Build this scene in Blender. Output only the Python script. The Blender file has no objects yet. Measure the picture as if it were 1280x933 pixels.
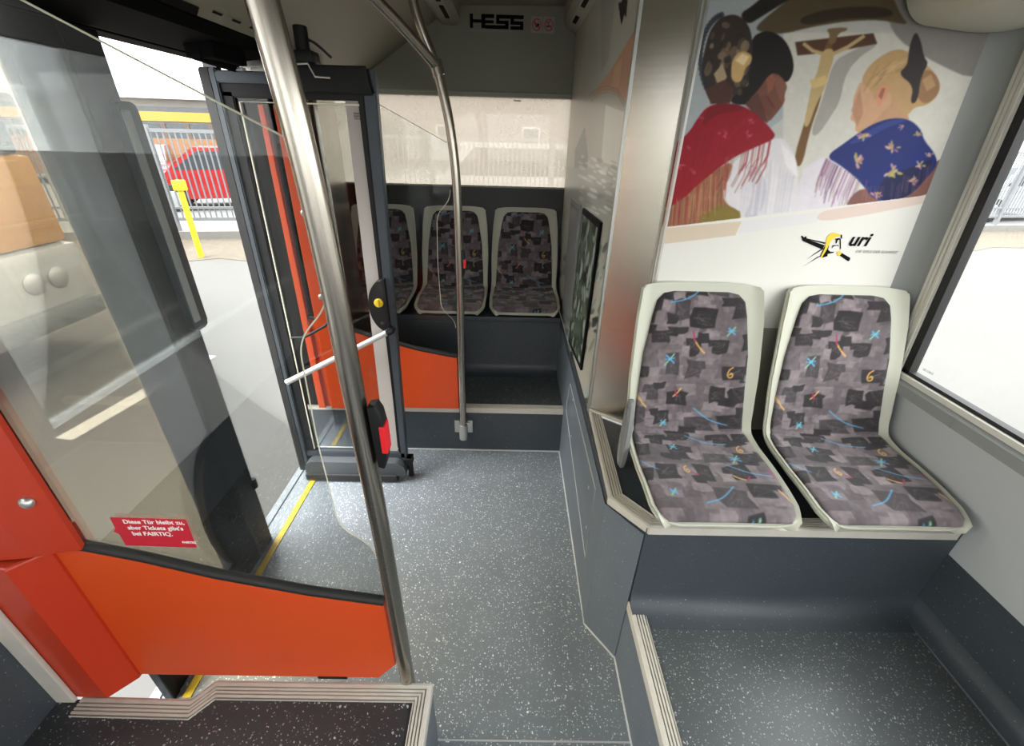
import bpy, bmesh, math, random
import numpy as np
from mathutils import Vector, Matrix
S = bpy.context.scene
COL = S.collection
PI = math.pi

# ------------------------------------------------------------------ camera
F_PX, PITCH, ROLL, YAW, CAM_H = 541.65, .497259, .02704, .011176, 1.6
_f = np.array([math.sin(YAW)*math.cos(PITCH), math.cos(YAW)*math.cos(PITCH), -math.sin(PITCH)])
_r0 = np.array([math.cos(YAW), -math.sin(YAW), 0.]); _u0 = np.cross(_r0, _f)
_r = math.cos(ROLL)*_r0 + math.sin(ROLL)*_u0; _u = np.cross(_r, _f)
CAM = np.array([0, 0, CAM_H])
cam = bpy.data.objects.new('camera', bpy.data.cameras.new('camera')); COL.objects.link(cam)
cam.data.sensor_width = 36; cam.data.lens = F_PX/1280*36; cam.data.clip_start = .02; cam.data.clip_end = 400
cam.matrix_world = Matrix(((_r[0], _u[0], -_f[0], 0), (_r[1], _u[1], -_f[1], 0), (_r[2], _u[2], -_f[2], CAM_H), (0, 0, 0, 1)))
S.camera = cam

def at(u, v, ax, d):
    """measured point of the photo -> world point on the plane ax = d"""
    k = 'xyz'.index(ax); q = (u-640)/F_PX*_r-(v-466.5)/F_PX*_u+_f
    return CAM+(d-CAM[k])/q[k]*q
def project(P):
    d = P-CAM; w = d@_f
    return 640+F_PX*(d@_r)/w, 466.5-F_PX*(d@_u)/w

# ------------------------------------------------------------------ light
S.view_settings.view_transform = 'Standard'; S.view_settings.look = 'None'
S.view_settings.gamma = 1; S.view_settings.use_curve_mapping = False
S.view_settings.exposure = 2.55
world = bpy.data.worlds.new('overcast_sky'); S.world = world; world.use_nodes = True
nt = world.node_tree; bg = nt.nodes['Background']
tc = nt.nodes.new('ShaderNodeTexCoord'); sep = nt.nodes.new('ShaderNodeSeparateXYZ')
ramp = nt.nodes.new('ShaderNodeValToRGB'); nt.links.new(tc.outputs['Generated'], sep.inputs[0])
nt.links.new(sep.outputs['Z'], ramp.inputs[0]); nt.links.new(ramp.outputs[0], bg.inputs[0])
ramp.color_ramp.elements[0].position = 0; ramp.color_ramp.elements[0].color = (.80, .80, .79, 1)
ramp.color_ramp.elements[1].position = .6; ramp.color_ramp.elements[1].color = (.97, .99, 1, 1)
bg.inputs[1].default_value = 1.15
sun = bpy.data.objects.new('sun', bpy.data.lights.new('sun', 'SUN')); COL.objects.link(sun)
sun.data.energy = 3.0; sun.data.angle = math.radians(60); sun.rotation_euler = (math.radians(8), math.radians(-27), 0)   # bright veiled sun on the door side

# ------------------------------------------------------------------ materials
def lin(c): return tuple((x/255/12.92 if x/255 <= .04045 else ((x/255+.055)/1.055)**2.4) for x in c)
def mat(name, rgb, rough=.5, metal=0., spec=.5, var=0., vscale=8., bump=0., bscale=200., stretch=None, coat=0.):
    m = bpy.data.materials.new(name); m.use_nodes = True; n = m.node_tree; b = n.nodes['Principled BSDF']
    c = lin(rgb); b.inputs['Base Color'].default_value = (*c, 1)
    b.inputs['Roughness'].default_value = rough; b.inputs['Metallic'].default_value = metal
    b.inputs['Specular IOR Level'].default_value = spec; b.inputs['Coat Weight'].default_value = coat
    t = n.nodes.new('ShaderNodeTexCoord'); mp = n.nodes.new('ShaderNodeMapping')
    n.links.new(t.outputs['Object'], mp.inputs[0])
    if stretch: mp.inputs['Scale'].default_value = stretch
    ns = n.nodes.new('ShaderNodeTexNoise'); ns.inputs['Scale'].default_value = vscale; ns.inputs['Detail'].default_value = 4
    n.links.new(mp.outputs[0], ns.inputs[0])
    v = var if var else .03
    mx = n.nodes.new('ShaderNodeMix'); mx.data_type = 'RGBA'
    mx.inputs[6].default_value = (*[x*(1-v) for x in c], 1); mx.inputs[7].default_value = (*[min(1, x*(1+v)) for x in c], 1)
    n.links.new(ns.outputs[0], mx.inputs[0]); n.links.new(mx.outputs[2], b.inputs['Base Color'])
    if bump:
        n2 = n.nodes.new('ShaderNodeTexNoise'); n2.inputs['Scale'].default_value = bscale
        n.links.new(mp.outputs[0], n2.inputs[0]); bp = n.nodes.new('ShaderNodeBump'); bp.inputs['Strength'].default_value = bump
        bp.inputs['Distance'].default_value = .002
        n.links.new(n2.outputs[0], bp.inputs['Height']); n.links.new(bp.outputs[0], b.inputs['Normal'])
    return m
def vinyl(name, rgb, fleck, rough=.38, thr=.16, scale=95.):
    """safety flooring: mottled base with scattered pale flecks"""
    m = mat(name, rgb, rough, var=.18, vscale=7, bump=.12, bscale=500); n = m.node_tree; b = n.nodes['Principled BSDF']
    src = b.inputs['Base Color'].links[0].from_socket
    t = n.nodes.new('ShaderNodeTexCoord')
    dn = n.nodes.new('ShaderNodeTexNoise'); dn.inputs['Scale'].default_value = 120
    n.links.new(t.outputs['Object'], dn.inputs[0])
    ad = n.nodes.new('ShaderNodeMixRGB'); ad.inputs[0].default_value = .012; ad.blend_type = 'ADD'
    n.links.new(t.outputs['Object'], ad.inputs[1]); n.links.new(dn.outputs['Color'], ad.inputs[2])
    tot = None
    for sc, th, keep in ((scale, thr, .6), (scale*.55, thr*.75, .45)):
        vo = n.nodes.new('ShaderNodeTexVoronoi'); vo.inputs['Scale'].default_value = sc
        n.links.new(ad.outputs[0], vo.inputs[0])
        lt = n.nodes.new('ShaderNodeMath'); lt.operation = 'LESS_THAN'; lt.inputs[1].default_value = th
        n.links.new(vo.outputs['Distance'], lt.inputs[0])
        sp = n.nodes.new('ShaderNodeSeparateColor'); n.links.new(vo.outputs['Color'], sp.inputs[0])
        l2 = n.nodes.new('ShaderNodeMath'); l2.operation = 'LESS_THAN'; l2.inputs[1].default_value = keep
        n.links.new(sp.outputs[0], l2.inputs[0])
        mu = n.nodes.new('ShaderNodeMath'); mu.operation = 'MULTIPLY'
        n.links.new(lt.outputs[0], mu.inputs[0]); n.links.new(l2.outputs[0], mu.inputs[1])
        m2 = n.nodes.new('ShaderNodeMath'); m2.operation = 'MULTIPLY'
        n.links.new(mu.outputs[0], m2.inputs[0]); n.links.new(sp.outputs[1], m2.inputs[1])
        if tot is None: tot = m2
        else:
            mm = n.nodes.new('ShaderNodeMath'); mm.operation = 'MAXIMUM'
            n.links.new(tot.outputs[0], mm.inputs[0]); n.links.new(m2.outputs[0], mm.inputs[1]); tot = mm
    mx = n.nodes.new('ShaderNodeMix'); mx.data_type = 'RGBA'; mx.inputs[7].default_value = (*lin(fleck), 1)
    n.links.new(tot.outputs[0], mx.inputs[0]); n.links.new(src, mx.inputs[6]); n.links.new(mx.outputs[2], b.inputs['Base Color'])
    return m
def glass(name, tint=(1, 1, 1), refl=1., haze=0., haze_rgb=(200, 200, 200), film=0., film_rgb=(130, 135, 135), hscale=6):
    """thin pane: tinted see-through, mirror by Fresnel, optional film of dirt or print"""
    m = bpy.data.materials.new(name); m.use_nodes = True; n = m.node_tree; n.nodes.clear()
    out = n.nodes.new('ShaderNodeOutputMaterial'); tr = n.nodes.new('ShaderNodeBsdfTransparent')
    tr.inputs[0].default_value = (*tint, 1); gl = n.nodes.new('ShaderNodeBsdfGlossy'); gl.inputs['Roughness'].default_value = 0
    fr = n.nodes.new('ShaderNodeFresnel'); fr.inputs[0].default_value = 1.45
    mu = n.nodes.new('ShaderNodeMath'); mu.operation = 'MULTIPLY'; mu.inputs[1].default_value = refl
    n.links.new(fr.outputs[0], mu.inputs[0]); base = tr
    if haze or film:
        df = n.nodes.new('ShaderNodeBsdfTranslucent' if haze else 'ShaderNodeBsdfDiffuse')
        df.inputs[0].default_value = (*lin(haze_rgb if haze else film_rgb), 1)
        mh = n.nodes.new('ShaderNodeMixShader'); t = n.nodes.new('ShaderNodeTexCoord')
        ns = n.nodes.new('ShaderNodeTexNoise'); ns.inputs['Scale'].default_value = hscale; ns.inputs['Detail'].default_value = 9
        ns.inputs['Roughness'].default_value = .7
        n.links.new(t.outputs['Object'], ns.inputs[0]); mr = n.nodes.new('ShaderNodeMapRange')
        mr.inputs[1].default_value = .3; mr.inputs[2].default_value = .7; k = haze or film
        mr.inputs[3].default_value = k*.75; mr.inputs[4].default_value = min(1, k*1.2)
        n.links.new(ns.outputs[0], mr.inputs[0]); n.links.new(mr.outputs[0], mh.inputs[0])
        n.links.new(tr.outputs[0], mh.inputs[1]); n.links.new(df.outputs[0], mh.inputs[2]); base = mh
    ms = n.nodes.new('ShaderNodeMixShader'); n.links.new(mu.outputs[0], ms.inputs[0])
    n.links.new(base.outputs[0], ms.inputs[1]); n.links.new(gl.outputs[0], ms.inputs[2]); n.links.new(ms.outputs[0], out.inputs[0])
    return m
def painted(name, rough=.45, sheen=0., bump=0., spec=.4):
    m = bpy.data.materials.new(name); m.use_nodes = True; n = m.node_tree; b = n.nodes['Principled BSDF']
    a = n.nodes.new('ShaderNodeAttribute'); a.attribute_name = 'print'; n.links.new(a.outputs['Color'], b.inputs['Base Color'])
    b.inputs['Specular IOR Level'].default_value = spec; b.inputs['Roughness'].default_value = rough; b.inputs['Sheen Weight'].default_value = sheen
    if sheen: b.inputs['Specular IOR Level'].default_value = .2
    if bump:
        t = n.nodes.new('ShaderNodeTexCoord'); ns = n.nodes.new('ShaderNodeTexNoise'); ns.inputs['Scale'].default_value = 700
        n.links.new(t.outputs['Object'], ns.inputs[0]); bp = n.nodes.new('ShaderNodeBump'); bp.inputs['Strength'].default_value = bump
        bp.inputs['Distance'].default_value = .002; n.links.new(ns.outputs[0], bp.inputs['Height']); n.links.new(bp.outputs[0], b.inputs['Normal'])
    return m
M = dict(
    floor=vinyl('grey_blue_vinyl', (110, 117, 121), (228, 230, 232), .30, .28, 140),
    dark_floor=vinyl('dark_flecked_vinyl', (70, 74, 75), (175, 178, 178), .30, .26, 165),
    near_floor=vinyl('charcoal_flecked_vinyl', (46, 49, 51), (185, 188, 188), .34, .24, 130),
    panel=vinyl('blue_grey_panel_vinyl', (94, 101, 108), (180, 186, 190), .45, .12),
    riser=vinyl('dark_riser_vinyl', (58, 64, 70), (140, 146, 150), .45, .12),
    nosing=mat('ribbed_nosing', (188, 183, 172), .5, var=.12, vscale=25),
    groove=mat('nosing_groove', (128, 123, 113), .7),
    seam=mat('pale_weld_seam', (170, 172, 170), .5),
    steel=mat('brushed_steel', (172, 166, 156), .24, 1., var=.10, vscale=3, stretch=(90, 90, 1)),
    sheet=mat('brushed_sheet_steel', (205, 200, 192), .25, 1., var=.10, vscale=2, stretch=(1, 1, 60), bump=.04, bscale=40),
    alu=mat('satin_aluminium', (200, 200, 196), .4, .9, var=.05),
    white_rod=mat('pale_coated_rod', (168, 168, 166), .4, .2),
    orange=mat('orange_laminate', (202, 71, 22), .42, var=.04, vscale=3),
    red_orange=mat('deep_orange_laminate', (176, 48, 18), .42, var=.05, vscale=3),
    black=mat('black_plastic', (16, 16, 17), .5, spec=.3, var=.2), matte=mat('matt_black_casing', (8, 8, 8), .85, spec=.1),
    rubber=mat('black_rubber', (20, 20, 20), .6, var=.2),
    frame=mat('charcoal_door_frame', (62, 68, 74), .42, .3, var=.10),
    ceil=mat('olive_grey_ceiling', (132, 130, 114), .5, var=.05, vscale=2),
    duct=mat('pale_grey_duct', (150, 150, 136), .5, var=.05, vscale=3),
    greywall=mat('grey_side_wall', (176, 178, 178), .55, var=.04),
    pillar=mat('grey_pillar_cover', (134, 136, 134), .5, var=.06, vscale=4),
    white_rub=mat('pale_ribbed_profile', (205, 203, 192), .5, var=.06, vscale=12),
    shell=mat('pale_grey_seat_shell', (182, 182, 166), .42, var=.05, vscale=5),
    seat_side=mat('grey_armrest_plastic', (128, 130, 130), .45, var=.06),
    red=mat('red_button', (210, 30, 38), .4), yellow=mat('yellow_paint', (205, 172, 22), .5, var=.08),
    sticker=mat('crimson_sticker', (186, 30, 48), .5), white=mat('white_print', (232, 230, 226), .5),
    ink=mat('black_print', (10, 10, 10), .8, spec=.15), inkgrey=mat('grey_print', (150, 150, 148), .5), gold=mat('yellow_print', (232, 196, 40), .5),
    backband=mat('black_rear_panel', (34, 35, 36), .5, var=.15),
    wall_glass=glass('clear_side_glass', (.96, .98, .97), .8),
    part_glass=glass('partition_glass', (.965, .975, .97), .55),
    leaf_glass=glass('door_leaf_glass', (.98, .92, .80), .5),
    far_glass=glass('dark_door_glass', (.86, .87, .86), .45),
    strip=glass('grey_tinted_door_band', (.62, .64, .66), .6, film=.72, film_rgb=(138, 142, 143), hscale=2),
    haze=glass('misted_rear_glass', (.86, .83, .79), .5, haze=.46, haze_rgb=(172, 165, 155), hscale=5),
    edge=mat('polished_glass_edge', (215, 212, 190), .3),
    asphalt=mat('pale_asphalt', (73, 72, 69), .9, var=.12, vscale=1.2, bump=.3, bscale=60),
    gravel=mat('leafy_gravel', (78, 70, 58), .95, var=.45, vscale=14, bump=.6, bscale=25),
    lot=mat('lot_asphalt', (88, 88, 88), .9, var=.1),
    line=mat('white_reflection_line', (165, 165, 163), .8, var=.1),
    galv=mat('galvanised_fence', (112, 115, 118), .5, .3, var=.1), concrete=mat('pale_concrete', (104, 102, 98), .85, var=.12),
    car_red=mat('red_car_paint', (140, 14, 22), .25, coat=.5), car_white=mat('white_car_paint', (158, 160, 162), .25, coat=.5),
    car_glass=mat('dark_car_glass', (50, 56, 60), .1), tyre=mat('tyre', (26, 26, 27), .8), rim=mat('wheel_rim', (170, 172, 175), .4, .6),
    bus_yellow=mat('bus_yellow', (170, 118, 14), .4, var=.05), bus_orange=mat('ochre_boards', (122, 82, 42), .7, var=.1),
    house=mat('beige_facade', (98, 93, 86), .8, var=.1), brown=mat('brown_frames', (74, 58, 46), .7), bwhite=mat('pale_facade', (112, 108, 102), .8, var=.06),
    strapgrey=mat('light_grey_film', (158, 152, 146), .5, var=.05), flap=mat('rubber_pod', (66, 69, 72), .6, var=.15),
)

# ------------------------------------------------------------------ mesh helpers
def link(name, bm, m, parent=None, smooth=None, loc=None):
    bmesh.ops.recalc_face_normals(bm, faces=bm.faces)
    me = bpy.data.meshes.new(name); bm.to_mesh(me); bm.free()
    for x in (m if isinstance(m, (list, tuple)) else [m]): me.materials.append(x)
    if smooth is not None:
        me.shade_smooth(); me.set_sharp_from_angle(angle=math.radians(smooth))
    o = bpy.data.objects.new(name, me); COL.objects.link(o)
    if parent is not None:
        o.parent = parent; o.matrix_parent_inverse = Matrix.Translation(-parent.location) if not parent.rotation_euler.z else parent.matrix_basis.inverted()
    if loc: o.location = loc
    return o
def tag(o, label=None, cat=None, group=None, kind=None):
    for k, v in (('label', label), ('category', cat), ('group', group), ('kind', kind)):
        if v: o[k] = v
    return o
def thing(name, label, cat, loc=(0, 0, 0), group=None):
    o = bpy.data.objects.new(name, None); COL.objects.link(o); o.location = loc; o.empty_display_size = .1
    return tag(o, label, cat, group)
def BM(): return bmesh.new()
def box(bm, x0, x1, y0, y1, z0, z1, bev=0., mi=0):
    vs = [bm.verts.new(p) for p in ((x0, y0, z0), (x1, y0, z0), (x1, y1, z0), (x0, y1, z0), (x0, y0, z1), (x1, y0, z1), (x1, y1, z1), (x0, y1, z1))]
    fs = [bm.faces.new([vs[i] for i in q]) for q in ((3, 2, 1, 0), (4, 5, 6, 7), (0, 1, 5, 4), (1, 2, 6, 5), (2, 3, 7, 6), (3, 0, 4, 7))]
    for f in fs: f.material_index = mi
    if bev:
        es = list({e for f in fs for e in f.edges}); bmesh.ops.bevel(bm, geom=es, offset=bev, segments=2, profile=.6, affect='EDGES')
    return bm
def prism(bm, pts, ax, d0, d1, bev=0., mi=0):
    """polygon given in the two other axes, extruded along ax from d0 to d1"""
    k = 'xyz'.index(ax)
    def P(p, d): q = list(p); q.insert(k, d); return q
    a = [bm.verts.new(P(p, d0)) for p in pts]; b = [bm.verts.new(P(p, d1)) for p in pts]; n = len(pts)
    fs = [bm.faces.new(a), bm.faces.new(b[::-1])]+[bm.faces.new((a[i], b[i], b[(i+1) % n], a[(i+1) % n])) for i in range(n)]
    for f in fs: f.material_index = mi
    if bev:
        es = list({e for f in fs[:2] for e in f.edges}); bmesh.ops.bevel(bm, geom=es, offset=bev, segments=2, profile=.6, affect='EDGES')
    return bm
def quad(bm, *P):
    bm.faces.new([bm.verts.new(p) for p in P]); return bm
def smoothpath(P, n=8):
    P = [Vector(p) for p in P]; out = []
    for i in range(len(P)-1):
        p0 = P[max(i-1, 0)]; p1 = P[i]; p2 = P[i+1]; p3 = P[min(i+2, len(P)-1)]
        for k in range(n):
            t = k/n
            out.append(.5*((2*p1)+(p2-p0)*t+(2*p0-5*p1+4*p2-p3)*t*t+(3*p1-p0-3*p2+p3)*t**3))
    return out+[P[-1]]
def tube(bm, P, r, seg=20, cap=True, mi=0):
    P = [Vector(p) for p in P]; rings = []; up = None
    for i, p in enumerate(P):
        d = (P[min(i+1, len(P)-1)]-P[max(i-1, 0)]).normalized()
        if up is None:
            up = Vector((0, 0, 1)) if abs(d.z) < .9 else Vector((0, 1, 0))
        a = d.cross(up).normalized(); up = a.cross(d).normalized()
        rr = r[i] if isinstance(r, (list, tuple)) else r
        rings.append([bm.verts.new(p+rr*(math.cos(2*PI*k/seg)*a+math.sin(2*PI*k/seg)*up)) for k in range(seg)])
    for A, B in zip(rings, rings[1:]):
        for k in range(seg):
            f = bm.faces.new((A[k], A[(k+1) % seg], B[(k+1) % seg], B[k])); f.material_index = mi
    if cap: bm.faces.new(rings[0][::-1]).material_index = mi; bm.faces.new(rings[-1]).material_index = mi
    return bm
def disc(bm, c, n, prof, seg=28, mi=0):
    """lathe: prof = [(radius, height along n)]"""
    c = Vector(c); n = Vector(n).normalized(); a = n.orthogonal().normalized(); b = n.cross(a); rings = []
    for r, h in prof: rings.append([bm.verts.new(c+n*h+max(r, 1e-4)*(math.cos(2*PI*k/seg)*a+math.sin(2*PI*k/seg)*b)) for k in range(seg)])
    for A, B in zip(rings, rings[1:]):
        for k in range(seg): bm.faces.new((A[k], A[(k+1) % seg], B[(k+1) % seg], B[k])).material_index = mi
    bm.faces.new(rings[0][::-1]).material_index = mi; bm.faces.new(rings[-1]).material_index = mi
    return bm
def sweep(bm, path, sec, z=0., mi_fn=None, closed_sec=True):
    """section [(offset to the left, height)] swept along a 2-D path with mitred corners"""
    P = [Vector((p[0], p[1])) for p in path]; Z = [(p[2] if len(p) > 2 else z) for p in path]; rings = []
    for i, p in enumerate(P):
        d0 = (P[i]-P[i-1]).normalized() if i else (P[1]-P[0]).normalized()
        d1 = (P[i+1]-P[i]).normalized() if i < len(P)-1 else d0
        n0 = Vector((-d0.y, d0.x)); n1 = Vector((-d1.y, d1.x)); m = (n0+n1).normalized(); m = m/max(.3, m.dot(n0))
        rings.append([bm.verts.new((p.x+m.x*o, p.y+m.y*o, Z[i]+h)) for o, h in sec])
    n = len(sec)
    for A, B in zip(rings, rings[1:]):
        for k in range(n if closed_sec else n-1):
            f = bm.faces.new((A[k], A[(k+1) % n], B[(k+1) % n], B[k])); f.material_index = mi_fn(k) if mi_fn else 0
    if closed_sec: bm.faces.new(rings[0][::-1]); bm.faces.new(rings[-1])
    return bm
def nosing_sec(w=.045, drop=.03, t=.006, ribs=4):
    s = [(-.003, -drop), (-.003, t*.6), (.003, t)]; x = .006; st = (w-.008)/ribs
    for k in range(ribs): s += [(x, t), (x+st*.55, t), (x+st*.62, t*.35), (x+st*.93, t*.35)]; x += st
    s += [(w, t), (w, -.002), (.002, -.002), (.002, -drop)]
    return s
def nosing(name, path, z, parent, w=.045, drop=.03, ribs=4):
    sec = nosing_sec(w, drop, .006, ribs)
    def mi(k):
        a, b = sec[k], sec[(k+1) % len(sec)]; return 1 if (abs(a[1]-b[1]) < 1e-6 and abs(a[1]-.0021) < 1e-5) else 0
    return link(name, sweep(BM(), path, sec, z, mi), [M['nosing'], M['groove']], parent)
def text(name, s, size, m, origin, right, up, parent=None, offset=0., shear=0., align='LEFT', depth=.0003, spacing=1.):
    cu = bpy.data.curves.new(name, 'FONT'); cu.body = s; cu.size = size; cu.offset = offset; cu.shear = shear; cu.align_x = align
    cu.extrude = depth; cu.space_character = spacing; cu.space_line = .9
    o = bpy.data.objects.new(name, cu); COL.objects.link(o); bpy.context.view_layer.update()
    me = bpy.data.meshes.new_from_object(o.evaluated_get(bpy.context.evaluated_depsgraph_get()))
    COL.objects.unlink(o); bpy.data.objects.remove(o)
    r = Vector(right); u = Vector(up); n = r.normalized().cross(u.normalized())
    me.transform(Matrix(((r.x, u.x, n.x, origin[0]), (r.y, u.y, n.y, origin[1]), (r.z, u.z, n.z, origin[2]), (0, 0, 0, 1))))
    me.materials.clear(); me.materials.append(m); q = bpy.data.objects.new(name, me); COL.objects.link(q)
    if parent is not None: q.parent = parent; q.matrix_parent_inverse = Matrix.Translation(-parent.location)
    return q
def struct(name, bm, m, smooth=None):
    o = link(name, bm, m, None, smooth); o['kind'] = 'structure'; return o

# ------------------------------------------------------------------ painter for printed surfaces (seat cloth, poster, mural)
class Canvas:
    def __init__(s, x0, y0, x1, y1, res, rgb):
        s.x0, s.y0, s.res = x0, y0, res; s.w = int((x1-x0)*res)+1; s.h = int((y1-y0)*res)+1
        s.a = np.ones((s.h, s.w, 3))*np.array(rgb, float)
    def poly(s, P, rgb, alpha=1.):
        P = (np.array(P, float)-[s.x0, s.y0])*s.res
        x0, y0 = np.floor(P.min(0)).astype(int)-1; x1, y1 = np.ceil(P.max(0)).astype(int)+2
        x0 = max(x0, 0); y0 = max(y0, 0); x1 = min(x1, s.w); y1 = min(y1, s.h)
        if x1 <= x0 or y1 <= y0: return
        cov = np.zeros((y1-y0, x1-x0))
        for dx in (.25, -.25):
            for dy in (.25, -.25):
                X, Y = np.meshgrid(np.arange(x0, x1)+dx, np.arange(y0, y1)+dy); ins = np.zeros(X.shape, bool)
                for i in range(len(P)):
                    ax, ay = P[i-1]; bx, by = P[i]
                    if ay == by: continue
                    ins ^= ((ay > Y) != (by > Y)) & (X < (bx-ax)*(Y-ay)/(by-ay)+ax)
                cov += ins*.25
        c = cov[..., None]*alpha; s.a[y0:y1, x0:x1] = s.a[y0:y1, x0:x1]*(1-c)+np.array(rgb, float)*c
    def ell(s, cx, cy, rx, ry, rgb, alpha=1., rot=0.):
        t = np.linspace(0, 2*PI, 26)[:-1]; c, d = math.cos(rot), math.sin(rot)
        s.poly([(cx+rx*math.cos(q)*c-ry*math.sin(q)*d, cy+rx*math.cos(q)*d+ry*math.sin(q)*c) for q in t], rgb, alpha)
    def line(s, P, w, rgb, alpha=1.):
        P = [np.array(p, float) for p in P]
        for a, b in zip(P, P[1:]):
            d = b-a; L = np.hypot(*d)
            if L < 1e-9: continue
            n = np.array([-d[1], d[0]])/L*w/2; e = d/L*w*.2
            s.poly([a+n-e, b+n+e, b-n+e, a-n-e], rgb, alpha)
    def blur(s, k):
        for _ in range(k):
            p = np.pad(s.a, ((1, 1), (1, 1), (0, 0)), 'edge')
            s.a = (p[1:-1, 1:-1]*2+p[:-2, 1:-1]+p[2:, 1:-1]+p[1:-1, :-2]+p[1:-1, 2:])/6
    def noise(s, amp, cell, rng):
        for c in (cell, cell*.4):
            n = rng.normal(size=(int(s.h/s.res/c)+3, int(s.w/s.res/c)+3))
            Y, X = np.mgrid[0:s.h, 0:s.w]/(s.res*c); i = Y.astype(int); j = X.astype(int); fy = Y-i; fx = X-j
            v = n[i, j]*(1-fx)*(1-fy)+n[i, j+1]*fx*(1-fy)+n[i+1, j]*(1-fx)*fy+n[i+1, j+1]*fx*fy
            s.a *= (1+amp*v)[..., None]
    def sample(s, x, y):
        X = np.clip((np.asarray(x)-s.x0)*s.res, 0, s.w-1.001); Y = np.clip((np.asarray(y)-s.y0)*s.res, 0, s.h-1.001)
        i = Y.astype(int); j = X.astype(int); fy = (Y-i)[..., None]; fx = (X-j)[..., None]
        return s.a[i, j]*(1-fx)*(1-fy)+s.a[i, j+1]*fx*(1-fy)+s.a[i+1, j]*(1-fx)*fy+s.a[i+1, j+1]*fx*fy
def set_print(me, rgb):
    c = np.clip(rgb, 0, 255)/255; c = np.where(c <= .04045, c/12.92, ((c+.055)/1.055)**2.4)
    at_ = me.color_attributes.new('print', 'FLOAT_COLOR', 'POINT')
    at_.data.foreach_set('color', np.concatenate([c, np.ones((len(c), 1))], 1).astype(np.float32).ravel())
def grid_mesh(name, V):
    """V: (n, m, 3) array of points"""
    n, m, _ = V.shape; me = bpy.data.meshes.new(name)
    idx = np.arange(n*m).reshape(n, m); q = np.stack([idx[:-1, :-1], idx[:-1, 1:], idx[1:, 1:], idx[1:, :-1]], -1).reshape(-1, 4)
    me.from_pydata(V.reshape(-1, 3).tolist(), [], q.tolist()); me.shade_smooth(); return me

# ================================================================== THE SHELL OF THE BUS
AW = .315            # aisle side of the raised right-hand podium
# floor of the low aisle
b = BM(); prism(b, [(-1.09, .30), (-.19, .30), (-.19, -2.6), (.40, -2.6), (.40, .865), (.312, .98), (AW, 2.02), (-1.09, 2.02)], 'z', -.05, 0)
struct('floor', b, M['floor'])
b = BM(); box(b, -.19, .402, .617, .6215, -.001, .0012); struct('trim_1', b, M['seam'])
b = BM(); box(b, -1.018, -.992, .72, 1.765, -.002, .004); struct('trim_2', b, M['yellow'])
b = BM(); box(b, -1.12, -1.085, .3, 2.02, -.09, .006, .004); struct('trim_3', b, M['floor'])
# ceiling
b = BM(); prism(b, [(-1.2, 1.937), (-.893, 1.937), (-.857, 1.869), (-.42, 2.14), (-.36, 2.2), (.9, 2.22), (1.24, 2.12), (1.30, 2.0), (1.34, 2.0), (1.34, 2.27), (-1.2, 2.27)], 'y', -2.6, 2.94)
struct('ceiling', b, M['ceil'])
# back wall of the bus
b = BM(); box(b, -1.2, .34, 2.9, 2.94, .28, 1.33); struct('wall_back', b, M['backband'])
b = BM(); prism(b, [(-1.2, 1.822), (-.82, 1.822), (.34, 1.822), (.34, 2.22), (-.36, 2.22), (-1.2, 2.22)], 'y', 2.9, 2.94); struct('wall_back_upper', b, M['ceil'])
b = BM(); box(b, -1.2, .326, 2.885, 2.92, 1.800, 1.824, .003); box(b, -1.2, .326, 2.889, 2.92, 1.328, 1.338, .002); struct('trim_4', b, M['duct'])
w1 = struct('window_1', box(BM(), -1.18, .326, 2.905, 2.911, 1.335, 1.802), M['haze'])
link('label_plate', box(BM(), .0, .042, 2.902, 2.9045, 1.783, 1.789), M['inkgrey'], w1)
# left wall behind the door
b = BM(); box(b, -1.2, -1.15, 2.03, 2.94, .28, 1.88); struct('wall_left', b, M['backband'])
# left wall next to the camera
b = BM(); box(b, -1.2, -1.15, -2.6, .58, .0, .56); struct('wall_left_lower', b, M['riser'])
b = BM(); box(b, -1.2, -1.152, -2.6, .58, .56, .92); box(b, -1.2, -1.152, -2.6, .58, 1.78, 1.86); box(b, -1.2, -1.152, .40, .58, .92, 1.80); box(b, -1.2, -1.152, -1.1, -1.0, .92, 1.80); struct('wall_left_upper', b, M['greywall'])
struct('window_2', box(BM(), -1.18, -1.174, -2.6, .40, .92, 1.78), M['wall_glass'])
# right wall: dark skirting, grey panel, leaning window
b = BM(); box(b, 1.30, 1.34, -2.6, 1.4, .0, .56); sweep(b, [(1.30, -2.6), (1.30, .87)], [(0, .31), (.05, .31), (.046, .316), (.022, .322), (.008, .338), (0, .37)])
struct('baseboard_right', b, M['riser'], 40)
b = BM(); prism(b, [(1.30, .56), (1.345, .56), (1.345, .90), (1.30, .90), (1.305, .72)], 'y', -2.6, 1.4); struct('wall_right', b, M['greywall'])
b = BM(); prism(b, [(1.272, .898), (1.30, .885), (1.33, .885), (1.33, .945), (1.296, .945), (1.276, .928)], 'y', -2.6, 1.318)
box(b, 1.2712, 1.2745, 1.02, 1.023, .897, .93)
struct('trim_5', b, M['pillar'])
b = BM(); prism(b, [(1.288, .928), (1.296, .926), (1.300, .955), (1.286, .955)], 'y', -2.6, 1.30); struct('trim_6', b, M['white_rub'])
def wx(z): return 1.295-(z-.94)*.062        # window plane leans inwards
win = struct('window_3', quad(BM(), (wx(.95)+.02, -2.6, .95), (wx(.95)+.02, 1.26, .95), (wx(1.9)+.02, 1.26, 1.9), (wx(1.9)+.02, -2.6, 1.9)), M['wall_glass'])
b = BM()
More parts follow.
